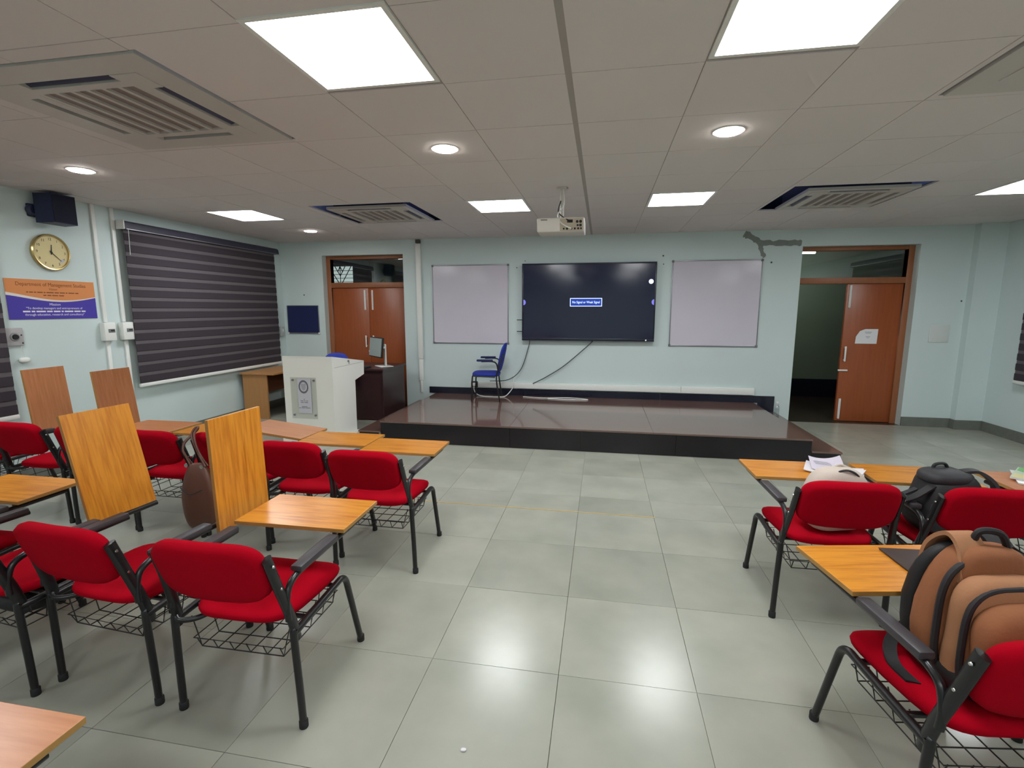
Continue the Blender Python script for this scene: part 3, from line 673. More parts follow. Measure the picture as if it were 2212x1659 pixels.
cable([(-2.015, YF - 0.085, 0.435), (-2.01, YF - 0.11, 0.35), (-1.95, YF - 0.16, ST + 0.025), (-1.85, YF - 0.21, ST + 0.0075), (-1.72, YF - 0.24, ST + 0.0075), (-1.58, YF - 0.24, ST + 0.0075), (-1.47, YF - 0.2, ST + 0.02), (-1.38, YF - 0.075, 0.40), (-1.37, YF - 0.075, 0.49), (-1.37, YF - 0.02, 0.6)], 0.007, M_white, 'white cable looping from the socket down onto the stage')
cable([(-1.2, YF - 0.16, ST + 0.008), (-0.9, YF - 0.22, ST + 0.008), (-0.5, YF - 0.14, ST + 0.008), (-0.25, YF - 0.2, ST + 0.008), (-0.2, YF - 0.26, ST + 0.008), (-0.5, YF - 0.3, ST + 0.008), (-0.8, YF - 0.25, ST + 0.008)], 0.006, M_white, 'white cable lying in a loop on the stage')

# ---- paper on wall, bottle
ps = MB().bb((4.44, YF - 0.012, 1.19), (4.675, YF, 1.43), 0.002).build('wall_sheet', mat('sheet_pale', srgb(208, 214, 212), 0.6)); tag(ps, 'pale square sheet fixed to the wall right of the open doorway', 'sheet')
bt = thing('water_bottle', 'small clear plastic bottle on the step beside the doorway', 'bottle', (2.47, 7.42, 0.136))
MB().lathe([(0.03, 0), (0.033, 0.01), (0.033, 0.12), (0.028, 0.15), (0.013, 0.175), (0.012, 0.19)], 20).build('bottle_body', glass('bottle_plastic', (0.88, 0.92, 0.92, 1), 0.25, 0.1), bt)
MB().lathe([(0.015, 0.188), (0.015, 0.208)], 16).build('cap', M_white, bt)

# ================================================================== TABLET CHAIRS
def arc(c, r, a0, a1, n, plane):
    out = []
    for k in range(n + 1):
        a = R(a0 + (a1 - a0) * k / n); u, v = r * math.cos(a), r * math.sin(a)
        out.append((c[0], c[1] + u, c[2] + v) if plane == 'x' else (c[0] + u, c[1] + v, c[2]))
    return out
TW, TD, TT = 0.55, 0.34, 0.018
def chair_meshes(mir):
    D = []                                   # (name, mesh, material, parent index or None)
    def put(name, mb, m_, ang=40):
        if mir: mb.mir()
        D.append((name, mb.mesh(name, m_, True, ang)))
    # seat
    def seatfn(p):
        x, y, z = p; t = (y + 0.235) / 0.47
        x *= 0.90 + 0.10 * min(1, max(0, t * 1.6)); z += -0.018 * max(0, t - 0.72) ** 2 * 16 * 0.9 - 0.01 * math.cos(min(1, abs(x) / 0.24) * 1.5) * (1 if z > 0 else 0)
        return (x, y, z)
    put('seat', MB().sup((0, 0.235, 0.445), (0.238, 0.24, 0.034), 0.55, 0.45, 12, 36, seatfn), M_red, 60)
    # backrest: curved padded panel leaning back
    lean = R(19)
    def backfn(p):
        x, y, z = p; y += 0.018 * (x / 0.225) ** 2 - 0.012
        yy = y * math.cos(lean) - z * math.sin(lean); zz = y * math.sin(lean) + z * math.cos(lean)
        return (x, yy, zz)
    put('backrest', MB().sup((0, -0.072, 0.688), (0.222, 0.028, 0.135), 0.42, 0.75, 14, 40, None).v and _back(backfn), M_red, 60)
    for sx in (-1, 1):
        put('rear_leg', MB().tube(smooth_path([(sx * 0.272, 0, 0.0), (sx * 0.268, -0.004, 0.2), (sx * 0.262, -0.008, 0.40), (sx * 0.262, -0.006, 0.425)], 3), 0.0145, 12), M_black)
        pts = [(sx * 0.252, 0.525, 0.0), (sx * 0.252, 0.455, 0.24), (sx * 0.252, 0.415, 0.375)] + [(sx * 0.254, y, z) for _, y, z in arc((0, 0.352, 0.36), 0.062, 14, 90, 6, 'x')] + [(sx * 0.257, 0.2, 0.416), (sx * 0.262, -0.006, 0.408)]
        put('front_leg', MB().tube(pts, 0.0145, 12), M_black)
        for fy, fx in ((0.0, 0.272), (0.525, 0.252)):
            put('foot_cap', MB().lathe([(0.017, 0.0), (0.018, 0.004), (0.0175, 0.03), (0.0152, 0.033)], 14, (sx * fx, fy - (0.003 if fy > .1 else 0), 0)), M_rub)
        put('back_upright', MB().tube(smooth_path([(sx * 0.262, 0.012, 0.375), (sx * 0.256, -0.006, 0.47), (sx * 0.240, -0.048, 0.62), (sx * 0.234, -0.086, 0.742), (sx * 0.234, -0.089, 0.752)], 3), [0.02] * 12 + [0.012], 12, sq=(0.62, 1.15)), M_black)
        for t in (0.30, 0.72):
            y = -0.045 - 0.034 * (t - 0.3) / 0.42; z = 0.615 + 0.105 * (t - 0.3) / 0.42
            put('bolt', MB().lathe([(0.006, 0.0), (0.005, 0.004), (0.001, 0.005)], 10, (0, 0, 0), 'x') .__class__().lathe([(0.006, 0), (0.0045, 0.004)], 10, (sx * 0.2375 + (0.013 if sx > 0 else -0.0165), y, z), 'x'), M_chrome)
        ln = 0.625 if sx > 0 else 0.345
        apts = smooth_path([(sx * 0.258, -0.025, 0.475), (sx * 0.252, -0.022, 0.53), (sx * 0.248, 0.0, 0.59), (sx * 0.248, 0.05, 0.618), (sx * 0.248, 0.12, 0.622)], 4) + [(sx * 0.248, ln, 0.622)]
        put('arm_tube', MB().tube(apts, 0.0125, 12), M_black)
        put('arm_pad', MB().box((sx * 0.248, 0.195, 0.640), (0.05, 0.285, 0.026), 0.008), M_pad)
    put('seat_bracket', MB().tube(smooth_path([(-0.262, 0.0, 0.43), (-0.235, -0.012, 0.412), (-0.19, 0.02, 0.404), (-0.16, 0.06, 0.408)], 5), 0.011, 10), M_black)
    put('cross_tube', MB().tube([(-0.255, 0.10, 0.408), (0.255, 0.10, 0.408)], 0.010, 10), M_black)
    put('cross_tube', MB().tube([(-0.252, 0.33, 0.408), (0.252, 0.33, 0.408)], 0.010, 10), M_black)
    # wire basket slung under the seat
    b = MB(); r = 0.0026; x0, x1, y0, y1, zb, zt = -0.185, 0.185, 0.03, 0.40, 0.275, 0.405; zm = 0.325
    for y in [y0 + (y1 - y0) * k / 4 for k in range(5)]:
        b.tube([(x0 - 0.035, y, zt), (x0 - 0.012, y, zm), (x0, y, zb), (x1, y, zb), (x1 + 0.012, y, zm), (x1 + 0.035, y, zt)], r, 5)
    for k in range(6):
        x = x0 + (x1 - x0) * k / 5
        b.tube([(x, y0 - 0.02, zm), (x, y0, zb), (x, y1, zb), (x, y1 + 0.02, zm)], r, 5)
    b.tube([(x0 - 0.014, y0 - 0.022, zm), (x1 + 0.014, y0 - 0.022, zm), (x1 + 0.014, y1 + 0.022, zm), (x0 - 0.014, y1 + 0.022, zm)], r, 5, closed=True)
    put('wire_basket', b, M_wire)
    return D
def _back(fn):
    # padded panel: rounded rectangle outline swept with soft edges
    m = MB(); a, b, t = 0.226, 0.135, 0.03; nx = 40; vs = []; fs = []
    rings = [(0.0, 0.90, -1), (0.0, 0.97, -0.75), (0.0, 1.0, -0.1), (0.0, 1.0, 0.1), (0.0, 0.97, 0.75), (0.0, 0.90, 1)]
    sg = lambda x, e: math.copysign(abs(x) ** e, x)
    out = []
    for (_, s, h) in rings:
        for j in range(nx):
            q = 2 * math.pi * j / nx
            out.append(Vector((a * s * sg(math.cos(q), 0.5), t * h, b * (1 - (1 - s) * 1.5) * sg(math.sin(q), 0.5))))
    k = len(rings)
    # inner rings to keep the curve of the big faces
    for side, h in ((0, -1), (1, 1)):
        for s in (0.6, 0.3):
            for j in range(nx):
                q = 2 * math.pi * j / nx; out.append(Vector((a * s * sg(math.cos(q), 0.5), t * h * 1.04, b * s * sg(math.sin(q), 0.5))))
    out.append(Vector((0, -t * 1.05, 0))); out.append(Vector((0, t * 1.05, 0)))
    c = Vector((0, -0.082, 0.688))
    m.v = [tuple(Vector(fn(p)) + c) for p in out]
    def band(i0, i1):
        for j in range(nx): m.f.append((i0 * nx + j, i0 * nx + (j + 1) % nx, i1 * nx + (j + 1) % nx, i1 * nx + j))
    for i in range(k - 1): band(i, i + 1)
    band(k, 0); band(k + 1, k); band(k - 1, k + 2); band(k + 2, k + 3)
    ce = len(out) - 2
    for j in range(nx):
        m.f.append(((k + 1) * nx + (j + 1) % nx, (k + 1) * nx + j, ce)); m.f.append(((k + 3) * nx + j, (k + 3) * nx + (j + 1) % nx, ce + 1))
    return m
CH = {False: chair_meshes(False), True: chair_meshes(True)}
def tablet_mesh(m_):
    mb = MB().box((0, 0, 0), (TW, TD, TT), 0.0015); me = mb.mesh('tablet_board', [m_, M_woode], False)
    for p in me.polygons:
        if abs(p.normal.z) < 0.5: p.material_index = 1
    return me
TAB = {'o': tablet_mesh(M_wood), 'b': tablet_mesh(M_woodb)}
BR = MB().box((0, 0.0, 0), (0.035, 0.05, 0.012), 0.002).box((0.02, 0, 0.004), (0.03, 0.03, 0.006)).mesh('hinge', M_black)
def chair(label, x, y, rot=0.0, mir=False, up=None, wood='o', dx=0.0, dz=0.0, lean=0.0, twist=0.0, dy=0.0, group='red tablet chairs'):
    """up = (X, Y, Z, lean, twist) of the foot of a board stood on edge, in room metres"""
    t = thing('tablet_chair', label, 'chair', (x, y, 0), R(rot), group)
    for name, me in CH[mir]: link(name, me, t)
    s = -1 if mir else 1
    o = link('tablet_board', TAB[wood], t)
    if up is None:
        o.location = (s * 0.015 + dx, 0.35 + TD / 2 + dy, 0.660 + dz); o.rotation_euler = (0, R(lean), R(twist))
    else:
        c, q = math.cos(R(-rot)), math.sin(R(-rot)); wx, wy = up[0] - x, up[1] - y
        l, tw = R(up[3]), R(up[4] - rot)
        o.rotation_euler = (0, R(-90) + l, tw)
        o.location = (c * wx - q * wy + math.sin(l) * math.cos(tw) * TW / 2, q * wx + c * wy + math.sin(l) * math.sin(tw) * TW / 2, up[2] + math.cos(l) * TW / 2)
    for yy in ((0.42, 0.55) if up is None else ()): link('hinge', BR, t, (s * 0.248, yy, 0.641))
    return t
# left block, row nearest the wide aisle
chair('red tablet chair at the row end, its board flat, beside the wide aisle', -1.395, 1.555, 0.5)
chair('red tablet chair with an upright orange board hiding the brown handbag', -2.06, 1.575, -4, up=(-1.752, 2.085, 0.588, -1.4, -1.5))
chair('red tablet chair with an upright orange board leaning over its own seat', -2.625, 1.53, -6, up=(-2.41, 2.03, 0.60, -12, -3.3))
chair('red tablet chair with flat board touching the leaning upright board', -3.218, 1.555, 0, dx=0.02)
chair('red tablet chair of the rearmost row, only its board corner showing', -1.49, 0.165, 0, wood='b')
# left block, row before the podium
chair('red tablet chair at the podium row end, board level, beside the bare floor', -1.385, 2.735, 0)
chair('red tablet chair second from the aisle in the podium row', -1.945, 2.84, 0)
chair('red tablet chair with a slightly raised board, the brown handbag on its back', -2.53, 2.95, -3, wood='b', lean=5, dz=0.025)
chair('red tablet chair between the two upright orange boards of the row behind', -3.085, 2.93, 0)
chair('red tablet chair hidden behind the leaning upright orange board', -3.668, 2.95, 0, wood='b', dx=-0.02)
chair('red tablet chair with a board browned by the light stood upright by the conduits', -4.28, 2.96, 0, up=(-4.03, 3.47, 0.59, -6, 2), wood='b')
chair('red tablet chair against the clock wall, board browned by the light stood upright', -5.03, 2.96, 0, up=(-4.756, 3.48, 0.585, -5, 2), wood='b')
# right block
chair('red tablet chair with a pale bag on the seat and papers on its board', 1.215, 2.66, 1.5, mir=True)
chair('red tablet chair with a black backpack on the seat', 1.86, 2.68, 0, mir=True)
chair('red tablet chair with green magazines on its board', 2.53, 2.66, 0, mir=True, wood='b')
chair('red tablet chair carrying the brown backpack', 1.212, 1.48, 8.5, mir=True, twist=2.5)
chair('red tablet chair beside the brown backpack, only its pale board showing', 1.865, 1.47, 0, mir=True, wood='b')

# ================================================================== FRONT FURNITURE
# ---- podium
pd = thing('podium', 'white wooden podium with a notice plate on its front', 'podium', (-3.525, 5.45, 0))
PX = 0.332
def pod_profile(): return [(0.0, 0.04), (0.52, 0.04), (0.53, 0.715), (0.78, 0.765), (0.79, 0.93), (0.0, 1.055)]
for sx in (-1, 1):
    MB().prism(pod_profile(), sx * PX - (0.018 if sx > 0 else 0), sx * PX + (0 if sx > 0 else 0.018), 'x').build('side_panel', M_podium, pd, smooth=False)
MB().bb((-PX, -0.018, 0.04), (PX, 0.0, 1.06), 0.002).build('front_panel', M_podium, pd, smooth=False)
MB().prism([(-0.018, 1.056), (0.79, 0.931), (0.79, 0.949), (-0.018, 1.074)], -PX, PX, 'x').build('top_board', M_podium, pd, smooth=False)
MB().bb((-PX + 0.018, 0.50, 0.04), (PX - 0.018, 0.518, 0.70)).build('back_panel', M_podium, pd, smooth=False)
MB().bb((-PX - 0.04, -0.05, 0), (PX + 0.07, 0.56, 0.04), 0.004).build('plinth', M_podium, pd, smooth=False)
MB().bb((PX, 0.03, 0.932), (PX + 0.001, 0.77, 0.936)).build('drawer_seam', mat('seam_grey', srgb(168, 168, 160), 0.8), pd, smooth=False)
MB().lathe([(0.011, PX), (0.011, PX + 0.012)], 12, (0, 0.36, 0.985), 'x').box((PX + 0.016, 0.36, 0.975), (0.008, 0.006, 0.05), 0.002).build('lock', M_alu, pd)
pl = MB().bb((-0.235, -0.03, 0.30), (0.11, -0.024, 0.815), 0.001).build('acrylic_plate', glass('acrylic', (0.93, 0.94, 0.93, 1), 0.06, 0.1), pd, smooth=False)
MB().bb((-0.135, -0.036, 0.37), (0.04, -0.031, 0.80)).build('paper_plate', mat('plate_paper', srgb(206, 206, 214), 0.5), pd, smooth=False)
for xx in (-0.205, 0.08):
    for zz in (0.345, 0.78): MB().lathe([(0.012, -0.036), (0.012, -0.018)], 14, (xx, 0, zz), 'y').build('standoff', M_alu, pd)
M_crest = mat('crest_grey', srgb(112, 110, 118), 0.7)
n = 36
ring = MB()
vs = []
for rr in (0.066, 0.047):
    for k in range(n): vs.append((-0.055 + rr * math.cos(2 * math.pi * k / n), -0.0366, 0.70 + rr * 1.25 * math.sin(2 * math.pi * k / n)))
ring.add(vs, [(k, (k + 1) % n, n + (k + 1) % n, n + k) for k in range(n)]).build('crest_ring', M_crest, pd, smooth=False)
MB().prism([(-0.09, 0.735), (-0.075, 0.745), (-0.055, 0.735), (-0.035, 0.745), (-0.02, 0.735), (-0.025, 0.69), (-0.035, 0.665), (-0.055, 0.65), (-0.075, 0.665), (-0.085, 0.69)], -0.0367, -0.0362, 'y').build('crest_shield', mat('crest_pale', srgb(176, 174, 182), 0.7), pd, smooth=False)
for z, w, words in ((0.545, 0.016, [1]), (0.525, 0.10, [2, 1, 1.6]), (0.505, 0.095, [2, 2.4]), (0.452, 0.075, [3]), (0.437, 0.15, [1.5, 3, 4])):
    marks(pd, T(-0.055, -0.0366, z) @ FACE_Y, w, 0.007, words, M_crest)

# ---- wooden side table in the corner
stb = thing('side_table', 'plain wooden side table in the corner under the blind', 'table', (-5.09, 7.0, 0))
M_st = mat('beech_laminate', srgb(186, 138, 88), 0.4, col2=srgb(168, 116, 66), nscale=3, stretch=(10, 10, 1), detail=5)
MB().bb((-0.24, -0.52, 0.672), (0.33, 0.55, 0.70), 0.003).build('table_top', M_st, stb, smooth=False)
MB().bb((-0.215, -0.495, 0), (0.19, -0.47, 0.672), 0.002).build('side_panel', M_st, stb, smooth=False)
MB().bb((-0.215, 0.47, 0), (0.19, 0.495, 0.672), 0.002).build('side_panel', M_st, stb, smooth=False)
MB().bb((-0.20, -0.47, 0.32), (-0.18, 0.47, 0.672)).build('modesty_panel', mat('brown_panel', srgb(126, 82, 60), 0.5, noise=0.2, nscale=6), stb, smooth=False)

# ---- dark desk with the monitor
dk = thing('dark_desk', 'dark maroon desk between podium and double door', 'desk', (-3.72, 7.1, 0))
M_dk = mat('maroon_laminate', srgb(62, 38, 38), 0.3, noise=0.25, nscale=4, stretch=(8, 8, 1))
MB().bb((-0.60, -0.43, 0.745), (0.60, 0.43, 0.775), 0.003).build('desk_top', M_dk, dk, smooth=False)
MB().bb((-0.58, -0.40, 0), (-0.555, 0.40, 0.745)).build('side_panel', M_dk, dk, smooth=False)
MB().bb((0.555, -0.40, 0), (0.58, 0.40, 0.745)).build('side_panel', M_dk, dk, smooth=False)
for k in range(3): MB().bb((-0.555 + k * 0.37, -0.40, 0.02), (-0.555 + k * 0.37 + 0.367, -0.38, 0.745)).build('front_board', M_dk, dk, smooth=False)
mo = thing('computer_monitor', 'flat monitor on a white stand, seen edge on', 'monitor', (-3.27, 7.0, 0.776), R(-44))
M_sc = mat('monitor_screen', srgb(150, 160, 158), 0.25)
MB().box((0, -0.09, 0.30), (0.50, 0.03, 0.30), 0.006, Matrix.Rotation(R(-6), 3, 'X')).build('housing', M_rub, mo)
MB().box((0, -0.108, 0.302), (0.475, 0.004, 0.27), 0.0, Matrix.Rotation(R(-6), 3, 'X')).build('screen', M_sc, mo, smooth=False)
MB().bb((-0.025, 0.03, 0.012), (0.025, 0.055, 0.34), 0.006).box((0, -0.02, 0.29), (0.04, 0.11, 0.03), 0.004).build('stand_column', M_white, mo)
MB().box((0, 0.02, 0.007), (0.26, 0.2, 0.012), 0.005).build('stand_base', M_white, mo)
kb = thing('keyboard', 'black keyboard on the dark desk before the monitor', 'keyboard', (-3.60, 6.80, 0.776), R(-6))
MB().box((0, 0, 0.010), (0.42, 0.14, 0.018), 0.005).build('keyboard_base', M_rub, kb)
for rr in range(4): MB().box((0, -0.045 + rr * 0.03, 0.021), (0.40, 0.022, 0.006), 0.002).build('key_row', mat('key_black', srgb(38, 38, 42), 0.6), kb)

# ---- blue chairs
M_blue = mat('blue_upholstery', srgb(30, 50, 158), 0.8, noise=0.15, nscale=6, bump=0.2, bscale=300)
M_navc = mat('navy_upholstery', srgb(30, 36, 84), 0.8)
def blue_chair(label, loc, rz):
    t = thing('blue_chair', label, 'chair', loc, rz, 'blue visitor chairs')
    MB().sup((0, 0.0, 0.40), (0.21, 0.21, 0.035), 0.5, 0.5, 10, 28).build('seat', M_blue, t, ang=60)
    def bf(p): return (p[0] * (1 - 0.12 * (p[2] / 0.22 > 0) * (p[2] / 0.22) ** 2), p[1] + 0.03 * (p[0] / 0.2) ** 2 - 0.22 * p[2], p[2])
    MB().sup((0, -0.25, 0.655), (0.21, 0.03, 0.215), 0.6, 0.8, 14, 28, bf).build('backrest', M_blue, t, ang=60)
    for sx in (-1, 1):
        MB().tube(smooth_path([(sx * 0.225, 0.2, 0), (sx * 0.225, 0.19, 0.36), (sx * 0.225, 0.14, 0.385), (sx * 0.225, -0.15, 0.375)], 4), 0.011, 10).build('front_leg', M_black, t)
        MB().tube(smooth_path([(sx * 0.225, -0.22, 0), (sx * 0.225, -0.17, 0.33), (sx * 0.222, -0.20, 0.5), (sx * 0.19, -0.27, 0.72)], 4), 0.011, 10).build('rear_leg', M_black, t)
        MB().tube(smooth_path([(sx * 0.225, -0.195, 0.48), (sx * 0.25, -0.15, 0.6), (sx * 0.25, 0.05, 0.61)], 4), 0.011, 10).build('arm_tube', M_black, t)
        MB().box((sx * 0.25, 0.0, 0.625), (0.045, 0.24, 0.03), 0.01).build('arm_pad', M_navc, t)
    return t
blue_chair('blue cushioned chair standing on the stage by the wall', (-1.72, 7.30, ST + 0.003), R(97))
bc2 = blue_chair('blue chair behind the white podium, only its top showing', (-3.74, 6.27, 0), R(180 + 8)); bc2.scale = (1.0, 1.1, 1.165)

# ================================================================== BAGS, PAPERS, SMALL THINGS
def outline(u, a, b, zc, n=40, e=0.6, lo=-1.0):
    """superellipse outline in the v-z plane at depth u"""
    sg = lambda x: math.copysign(abs(x) ** e, x); P = []
    for k in range(n + 1):
        q = math.pi * (lo * 0.5 + (2 - lo - 1.0) * 0 + 0) + 0
        t = R(-50) + R(280) * k / n
        P.append((u, a * sg(math.cos(t)), zc + b * sg(math.sin(t))))
    return P
M_br = mat('brown_canvas', srgb(150, 92, 56), 0.85, noise=0.25, nscale=7, bump=0.3, bscale=60)
M_brl = mat('light_brown_canvas', srgb(172, 120, 84), 0.85, noise=0.2, nscale=7, bump=0.3, bscale=60)
M_bk = mat('black_nylon', srgb(24, 23, 26), 0.6, noise=0.25, nscale=9, bump=0.4, bscale=40)
M_bk2 = mat('charcoal_nylon', srgb(48, 48, 52), 0.6, noise=0.25, nscale=9, bump=0.4, bscale=40)
M_zip = mat('zip_tape', srgb(34, 30, 34), 0.6)
bp = thing('backpack', 'brown canvas backpack with black back padding on a red chair', 'backpack', (1.2066, 1.651, 0.464), R(-78)); bp.scale = (0.9, 1, 0.96)
def lumpy(am, f, off=0.0):
    return lambda p: (p[0] + am * math.sin(f * p[2] + off + 2 * p[1]), p[1] + am * math.cos(f * p[2] * 1.3 + off), p[2])
MB().sup((-0.155, 0, 0.235), (0.04, 0.15, 0.225), 0.6, 0.6, 16, 30, lambda p: (p[0] + 0.06 * (p[2] / 0.225) ** 2 * (1 if p[2] > 0 else 0.2), p[1] * (1 - 0.15 * max(0, p[2] / 0.225)), p[2])).build('back_padding', M_bk, bp, ang=70)
MB().sup((-0.07, 0, 0.245), (0.085, 0.155, 0.225), 0.6, 0.65, 18, 34, lambda p: (p[0] + 0.035 * max(0, p[2] / 0.225) ** 2, p[1] * (1 - 0.18 * max(0, p[2] / 0.225)) + .008 * math.sin(14 * p[2]), p[2])).build('main_compartment', M_br, bp, ang=70)
MB().sup((0.035, 0, 0.205), (0.06, 0.148, 0.195), 0.55, 0.65, 18, 34, lumpy(0.006, 13)).build('middle_compartment', M_brl, bp, ang=70)
MB().sup((0.115, 0, 0.18), (0.07, 0.138, 0.165), 0.6, 0.7, 18, 34, lumpy(0.008, 15, 1.2)).build('front_pocket', M_br, bp, ang=70)
MB().sup((-0.02, 0, 0.055), (0.16, 0.15, 0.058), 0.6, 0.6, 12, 34, lumpy(0.004, 20)).build('base_panel', M_bk, bp, ang=70)
MB().tube(outline(-0.012, 0.152, 0.215, 0.215), 0.011, 8).build('zip', M_zip, bp)
MB().tube(outline(0.078, 0.146, 0.182, 0.195), 0.010, 8).build('zip', M_zip, bp)
MB().tube(smooth_path([(0.166, -0.05, 0.285), (0.183, -0.02, 0.22), (0.187, 0.01, 0.15), (0.18, 0.03, 0.09)], 6), 0.006, 8).build('pocket_zip', M_zip, bp)
MB().box((0.172, -0.055, 0.285), (0.006, 0.008, 0.02), 0.002).build('zip_pull', M_chrome, bp)
# wide padded strap over the crown and the two shoulder straps
def ribbon(pts, w, th, m_, name, parent, wdir=(0, 1, 0)):
    P = smooth_path(pts, 6); W = Vector(wdir).normalized(); m = MB(); k = len(P); vs = []
    for i, p in enumerate(P):
        t = (P[min(i + 1, k - 1)] - P[max(i - 1, 0)]).normalized(); n_ = t.cross(W).normalized()
        for a, b in ((-1, -1), (1, -1), (1, 1), (-1, 1)): vs.append(p + W * (a * w / 2) + n_ * (b * th / 2))
    fs = [(0, 1, 2, 3), tuple((k - 1) * 4 + q for q in (3, 2, 1, 0))]
    for i in range(k - 1):
        for q in range(4): fs.append((i * 4 + q, i * 4 + (q + 1) % 4, (i + 1) * 4 + (q + 1) % 4, (i + 1) * 4 + q))
    m.add(vs, fs); return m.build(name, m_, parent, ang=50)
ribbon([(-0.185, -0.05, 0.30), (-0.165, -0.05, 0.42), (-0.09, -0.05, 0.488), (-0.03, -0.055, 0.45), (-0.0, -0.07, 0.36)], 0.085, 0.014, M_brl, 'shoulder_strap', bp)
ribbon([(-0.185, 0.06, 0.30), (-0.16, 0.06, 0.42), (-0.10, 0.06, 0.475), (-0.05, 0.06, 0.45)], 0.075, 0.014, M_bk, 'shoulder_strap', bp)
MB().tube(smooth_path([(-0.06, -0.03, 0.455), (-0.05, -0.02, 0.51), (-0.03, 0.03, 0.51), (-0.03, 0.06, 0.455)], 6), 0.011, 8).build('haul_loop', M_bk, bp)
ribbon([(-0.17, -0.1, 0.13), (-0.16, -0.17, 0.06), (-0.1, -0.205, 0.012), (-0.0, -0.21, 0.006)], 0.04, 0.008, M_bk, 'loose_strap', bp, (0.5, 1, 0))

# black backpack slumped on the next row
bb_ = thing('backpack', 'black backpack slumped on the seat between two red chairs', 'backpack', (1.808, 2.865, 0.475), R(8)); bb_.scale = (1, 1, 0.88)
MB().sup((-0.01, 0, 0.185), (0.15, 0.12, 0.19), 0.6, 0.6, 18, 32, lambda p: (p[0] * (1 - 0.2 * max(0, p[2] / 0.19)) + 0.012 * math.sin(20 * p[2]), p[1] + 0.01 * math.sin(16 * p[0] + 9 * p[2]), p[2] + 0.015 * math.sin(18 * p[0]))).build('main_compartment', M_bk, bb_, ang=70)
MB().sup((-0.05, -0.09, 0.13), (0.10, 0.05, 0.11), 0.6, 0.6, 14, 28, lumpy(0.008, 18)).build('front_pocket', M_bk2, bb_, ang=70)
MB().sup((-0.02, -0.02, 0.34), (0.115, 0.09, 0.045), 0.7, 0.7, 12, 26, lumpy(0.008, 14)).build('top_flap', M_bk2, bb_, ang=70)
ribbon([(0.05, -0.03, 0.375), (0.11, -0.05, 0.385), (0.165, -0.08, 0.33), (0.175, -0.10, 0.25)], 0.05, 0.016, M_bk2, 'shoulder_strap', bb_, (0.2, 1, 0))
ribbon([(-0.11, -0.06, 0.30), (-0.19, -0.06, 0.235), (-0.24, -0.06, 0.212), (-0.285, -0.06, 0.195), (-0.298, -0.06, 0.14), (-0.30, -0.06, 0.06)], 0.045, 0.010, M_bk, 'loose_strap', bb_)
ribbon([(-0.11, 0.02, 0.26), (-0.19, 0.015, 0.222), (-0.24, 0.01, 0.209), (-0.285, 0.01, 0.192), (-0.297, 0.01, 0.12), (-0.30, 0.01, 0.02)], 0.03, 0.008, M_bk2, 'loose_strap', bb_)
MB().tube(smooth_path([(-0.06, 0.02, 0.36), (-0.05, 0.02, 0.40), (0.0, 0.02, 0.405), (0.02, 0.02, 0.36)], 6), 0.009, 8).build('haul_loop', M_bk, bb_)

# pale bag on the chair with the papers
M_pale = mat('pale_canvas', srgb(206, 192, 180), 0.85, noise=0.2, nscale=8, bump=0.3, bscale=50)
pg = thing('tote_bag', 'pale beige bag propped on the seat behind the red backrest', 'bag', (1.245, 2.765, 0.478), R(3)); pg.scale = (1, 1, 0.92)
MB().sup((0, 0, 0.185), (0.165, 0.075, 0.185), 0.55, 0.6, 18, 34, lambda p: (p[0] * (1 - 0.25 * max(0, p[2]) / 0.185), p[1] + 0.012 * math.sin(22 * p[0]), p[2])).build('bag_body', M_pale, pg, ang=70)
MB().tube(smooth_path([(-0.07, -0.045, 0.325), (0.0, -0.05, 0.368), (0.06, -0.045, 0.352), (0.11, -0.035, 0.29)], 6), 0.006, 8).build('seam_piping', M_bk2, pg)
MB().tube(smooth_path([(-0.02, 0.02, 0.36), (0.02, 0.02, 0.378), (0.07, 0.02, 0.355)], 6), 0.006, 8).build('handle', M_pale, pg)

bg = thing('pouch', 'soft black bag stowed in the wire basket under a red chair', 'bag', (-2.60, 1.735, 0.279), R(-6))
MB().sup((0, 0, 0.05), (0.165, 0.15, 0.05), 0.7, 0.6, 12, 28, lumpy(0.006, 25)).build('bag_body', M_bk, bg, ang=70)
MB().tube(smooth_path([(-0.13, -0.02, 0.085), (0.0, -0.03, 0.102), (0.13, -0.02, 0.085)], 6), 0.005, 6).build('zip', M_zip, bg)

# handbag hung on the turned chair
M_hb = mat('brown_leather', srgb(96, 58, 42), 0.45, noise=0.25, nscale=6, bump=0.3, bscale=30)
HB = Matrix.Translation((-2.53, 2.95, 0)) @ Matrix.Rotation(R(-3), 4, 'Z') @ Vector((-0.075, -0.205, 0.175))
hb = thing('handbag', 'brown leather handbag hanging from a chair behind the upright board', 'handbag', HB, R(-3))
MB().sup((0, -0.02, 0.225), (0.135, 0.065, 0.235), 0.75, 0.8, 18, 32, lambda p: (p[0] * (1 - 0.35 * max(0, p[2] / 0.235) ** 1.5), p[1] * (1 - 0.4 * max(0, p[2] / 0.235)) + 0.01 * math.sin(30 * p[0]), p[2])).build('bag_body', M_hb, hb, ang=70)
for k in (0, 1):
    q = 0.02 * k
    MB().tube(smooth_path([(p[0] + 0.075, p[1] + 0.205, p[2] - 0.175) for p in ((-0.135, -0.222 + q, 0.61), (-0.185, -0.205, 0.67), (-0.235, -0.175, 0.70), (-0.272 - 0.4 * q, -0.115, 0.735), (-0.25 - 0.3 * q, -0.058, 0.785), (-0.205, -0.068, 0.824 + 0.3 * q), (-0.17 + q, -0.125, 0.842), (-0.15 + q, -0.178, 0.80), (-0.09 + 0.5 * q, -0.2, 0.70), (-0.015, -0.222 + q, 0.61))], 8), 0.007, 8).build('handle', M_hb, hb)
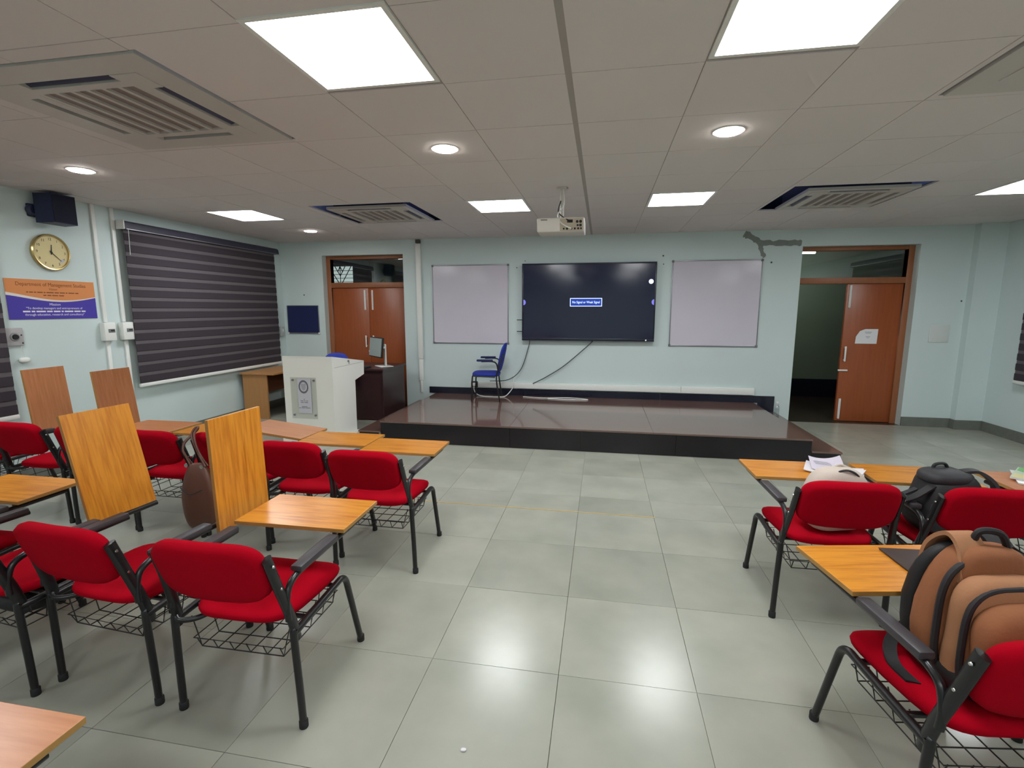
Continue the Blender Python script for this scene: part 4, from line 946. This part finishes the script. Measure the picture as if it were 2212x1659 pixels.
for sx in (-0.06, 0.06): MB().lathe([(0.014, -0.052), (0.014, -0.046)], 14, (sx, 0, 0.445), 'y').build('ring', M_chrome, hb)
MB().tube(smooth_path([(-0.085, -0.085, 0.3), (0.0, -0.1, 0.27), (0.085, -0.085, 0.3)], 6), 0.004, 6).build('seam', M_zip, hb)

# papers and books
M_pap = mat('paper_sheet', srgb(222, 218, 222), 0.7, noise=0.03, nscale=10)
def sheet(w, d, curl, th, seed=0, n=8):
    m = MB(); vs = []
    for side in (0, 1):
        for i in range(n + 1):
            for j in range(2):
                u = i / n; vs.append(((u - .5) * w, (j - .5) * d, curl * (abs(u - .5) * 2) ** 2 + side * th))
    k = 2 * (n + 1); fs = []
    for i in range(n):
        a = i * 2; fs += [(a, a + 1, a + 3, a + 2), (k + a, k + a + 2, k + a + 3, k + a + 1), (a, a + 2, k + a + 2, k + a), (a + 1, k + a + 1, k + a + 3, a + 3)]
    fs += [(0, k, k + 1, 1), (2 * n, 2 * n + 1, k + 2 * n + 1, k + 2 * n)]
    return m.add(vs, fs)
nb = thing('open_notebook', 'open notebook with loose white pages on the board by the pale bag', 'notebook', (1.40, 3.17, 0.6695), R(-24))
sheet(0.30, 0.21, 0.012, 0.006).build('page_block', M_pap, nb)
o = sheet(0.17, 0.21, 0.02, 0.002).build('loose_page', mat('paper_lilac', srgb(206, 198, 212), 0.7), nb); o.location = (-0.04, 0.045, 0.022); o.rotation_euler = (R(6), R(-8), R(8))
o = sheet(0.15, 0.19, 0.015, 0.002).build('loose_page', M_pap, nb); o.location = (0.07, -0.03, 0.016); o.rotation_euler = (0, R(5), R(-10))
for k in range(6): MB().box((-0.07 + 0.004 * k, 0.11 - 0.014 * k - 0.03, 0.030), (0.09, 0.002, 0.0006)).build('printed_line', mat('print_grey', srgb(120, 122, 130), 0.8), nb, smooth=False)
bk1 = thing('notebook', 'white notebook lying under the green magazine', 'notebook', (2.48, 3.19, 0.6695), R(-28))
MB().box((0, 0, 0.004), (0.21, 0.29, 0.007), 0.001).build('page_block', M_pap, bk1)
MB().box((0, 0, 0.0085), (0.214, 0.294, 0.002), 0.0005).build('cover', mat('cover_white', srgb(220, 222, 220), 0.4), bk1)
bk2 = thing('magazine', 'green and white magazine on top of a white notebook', 'magazine', (2.50, 3.22, 0.6793), R(-42))
MB().box((0, 0, 0.005), (0.21, 0.28, 0.009), 0.001).build('page_block', M_pap, bk2)
MB().box((0, 0, 0.0102), (0.212, 0.282, 0.0012)).build('cover', mat('cover_pale_green', srgb(196, 214, 196), 0.3, noise=0.2, nscale=9), bk2, smooth=False)
MB().prism([(-0.1, 0.14), (0.1, 0.14), (0.1, 0.06), (0.0, 0.09), (-0.06, 0.02), (-0.1, 0.05)], 0.0108, 0.0113, 'z').build('cover_print', mat('cover_green', srgb(112, 176, 108), 0.3), bk2, smooth=False)
MB().prism([(-0.02, -0.01), (0.1, 0.03), (0.1, -0.1), (0.04, -0.12)], 0.0108, 0.0113, 'z').build('cover_print', mat('cover_dark', srgb(64, 62, 58), 0.3), bk2, smooth=False)
MB().prism([(-0.1, -0.13), (0.02, -0.13), (0.0, -0.05), (-0.1, -0.03)], 0.0108, 0.0113, 'z').build('cover_print', mat('cover_yellow', srgb(214, 206, 150), 0.3), bk2, smooth=False)
fo = thing('folder', 'thin dark folder on the board behind the brown backpack', 'folder', (1.245, 2.03, 0.6693), R(4))
MB().box((0, 0, 0.003), (0.20, 0.21, 0.005), 0.001).build('sheets', M_bk2, fo)
MB().box((0, 0, 0.0068), (0.205, 0.215, 0.0025), 0.001).build('cover', mat('folder_dark', srgb(58, 44, 40), 0.5), fo)
sc = MB().sup((0, 0, 0.004), (0.011, 0.008, 0.004), 0.8, 0.8, 6, 9, lumpy(0.002, 300)).build('paper_scrap', M_pap, None, loc=(-0.47, 1.565, 0.0)); tag(sc, 'tiny white paper scrap on the bare floor slab', 'paper')
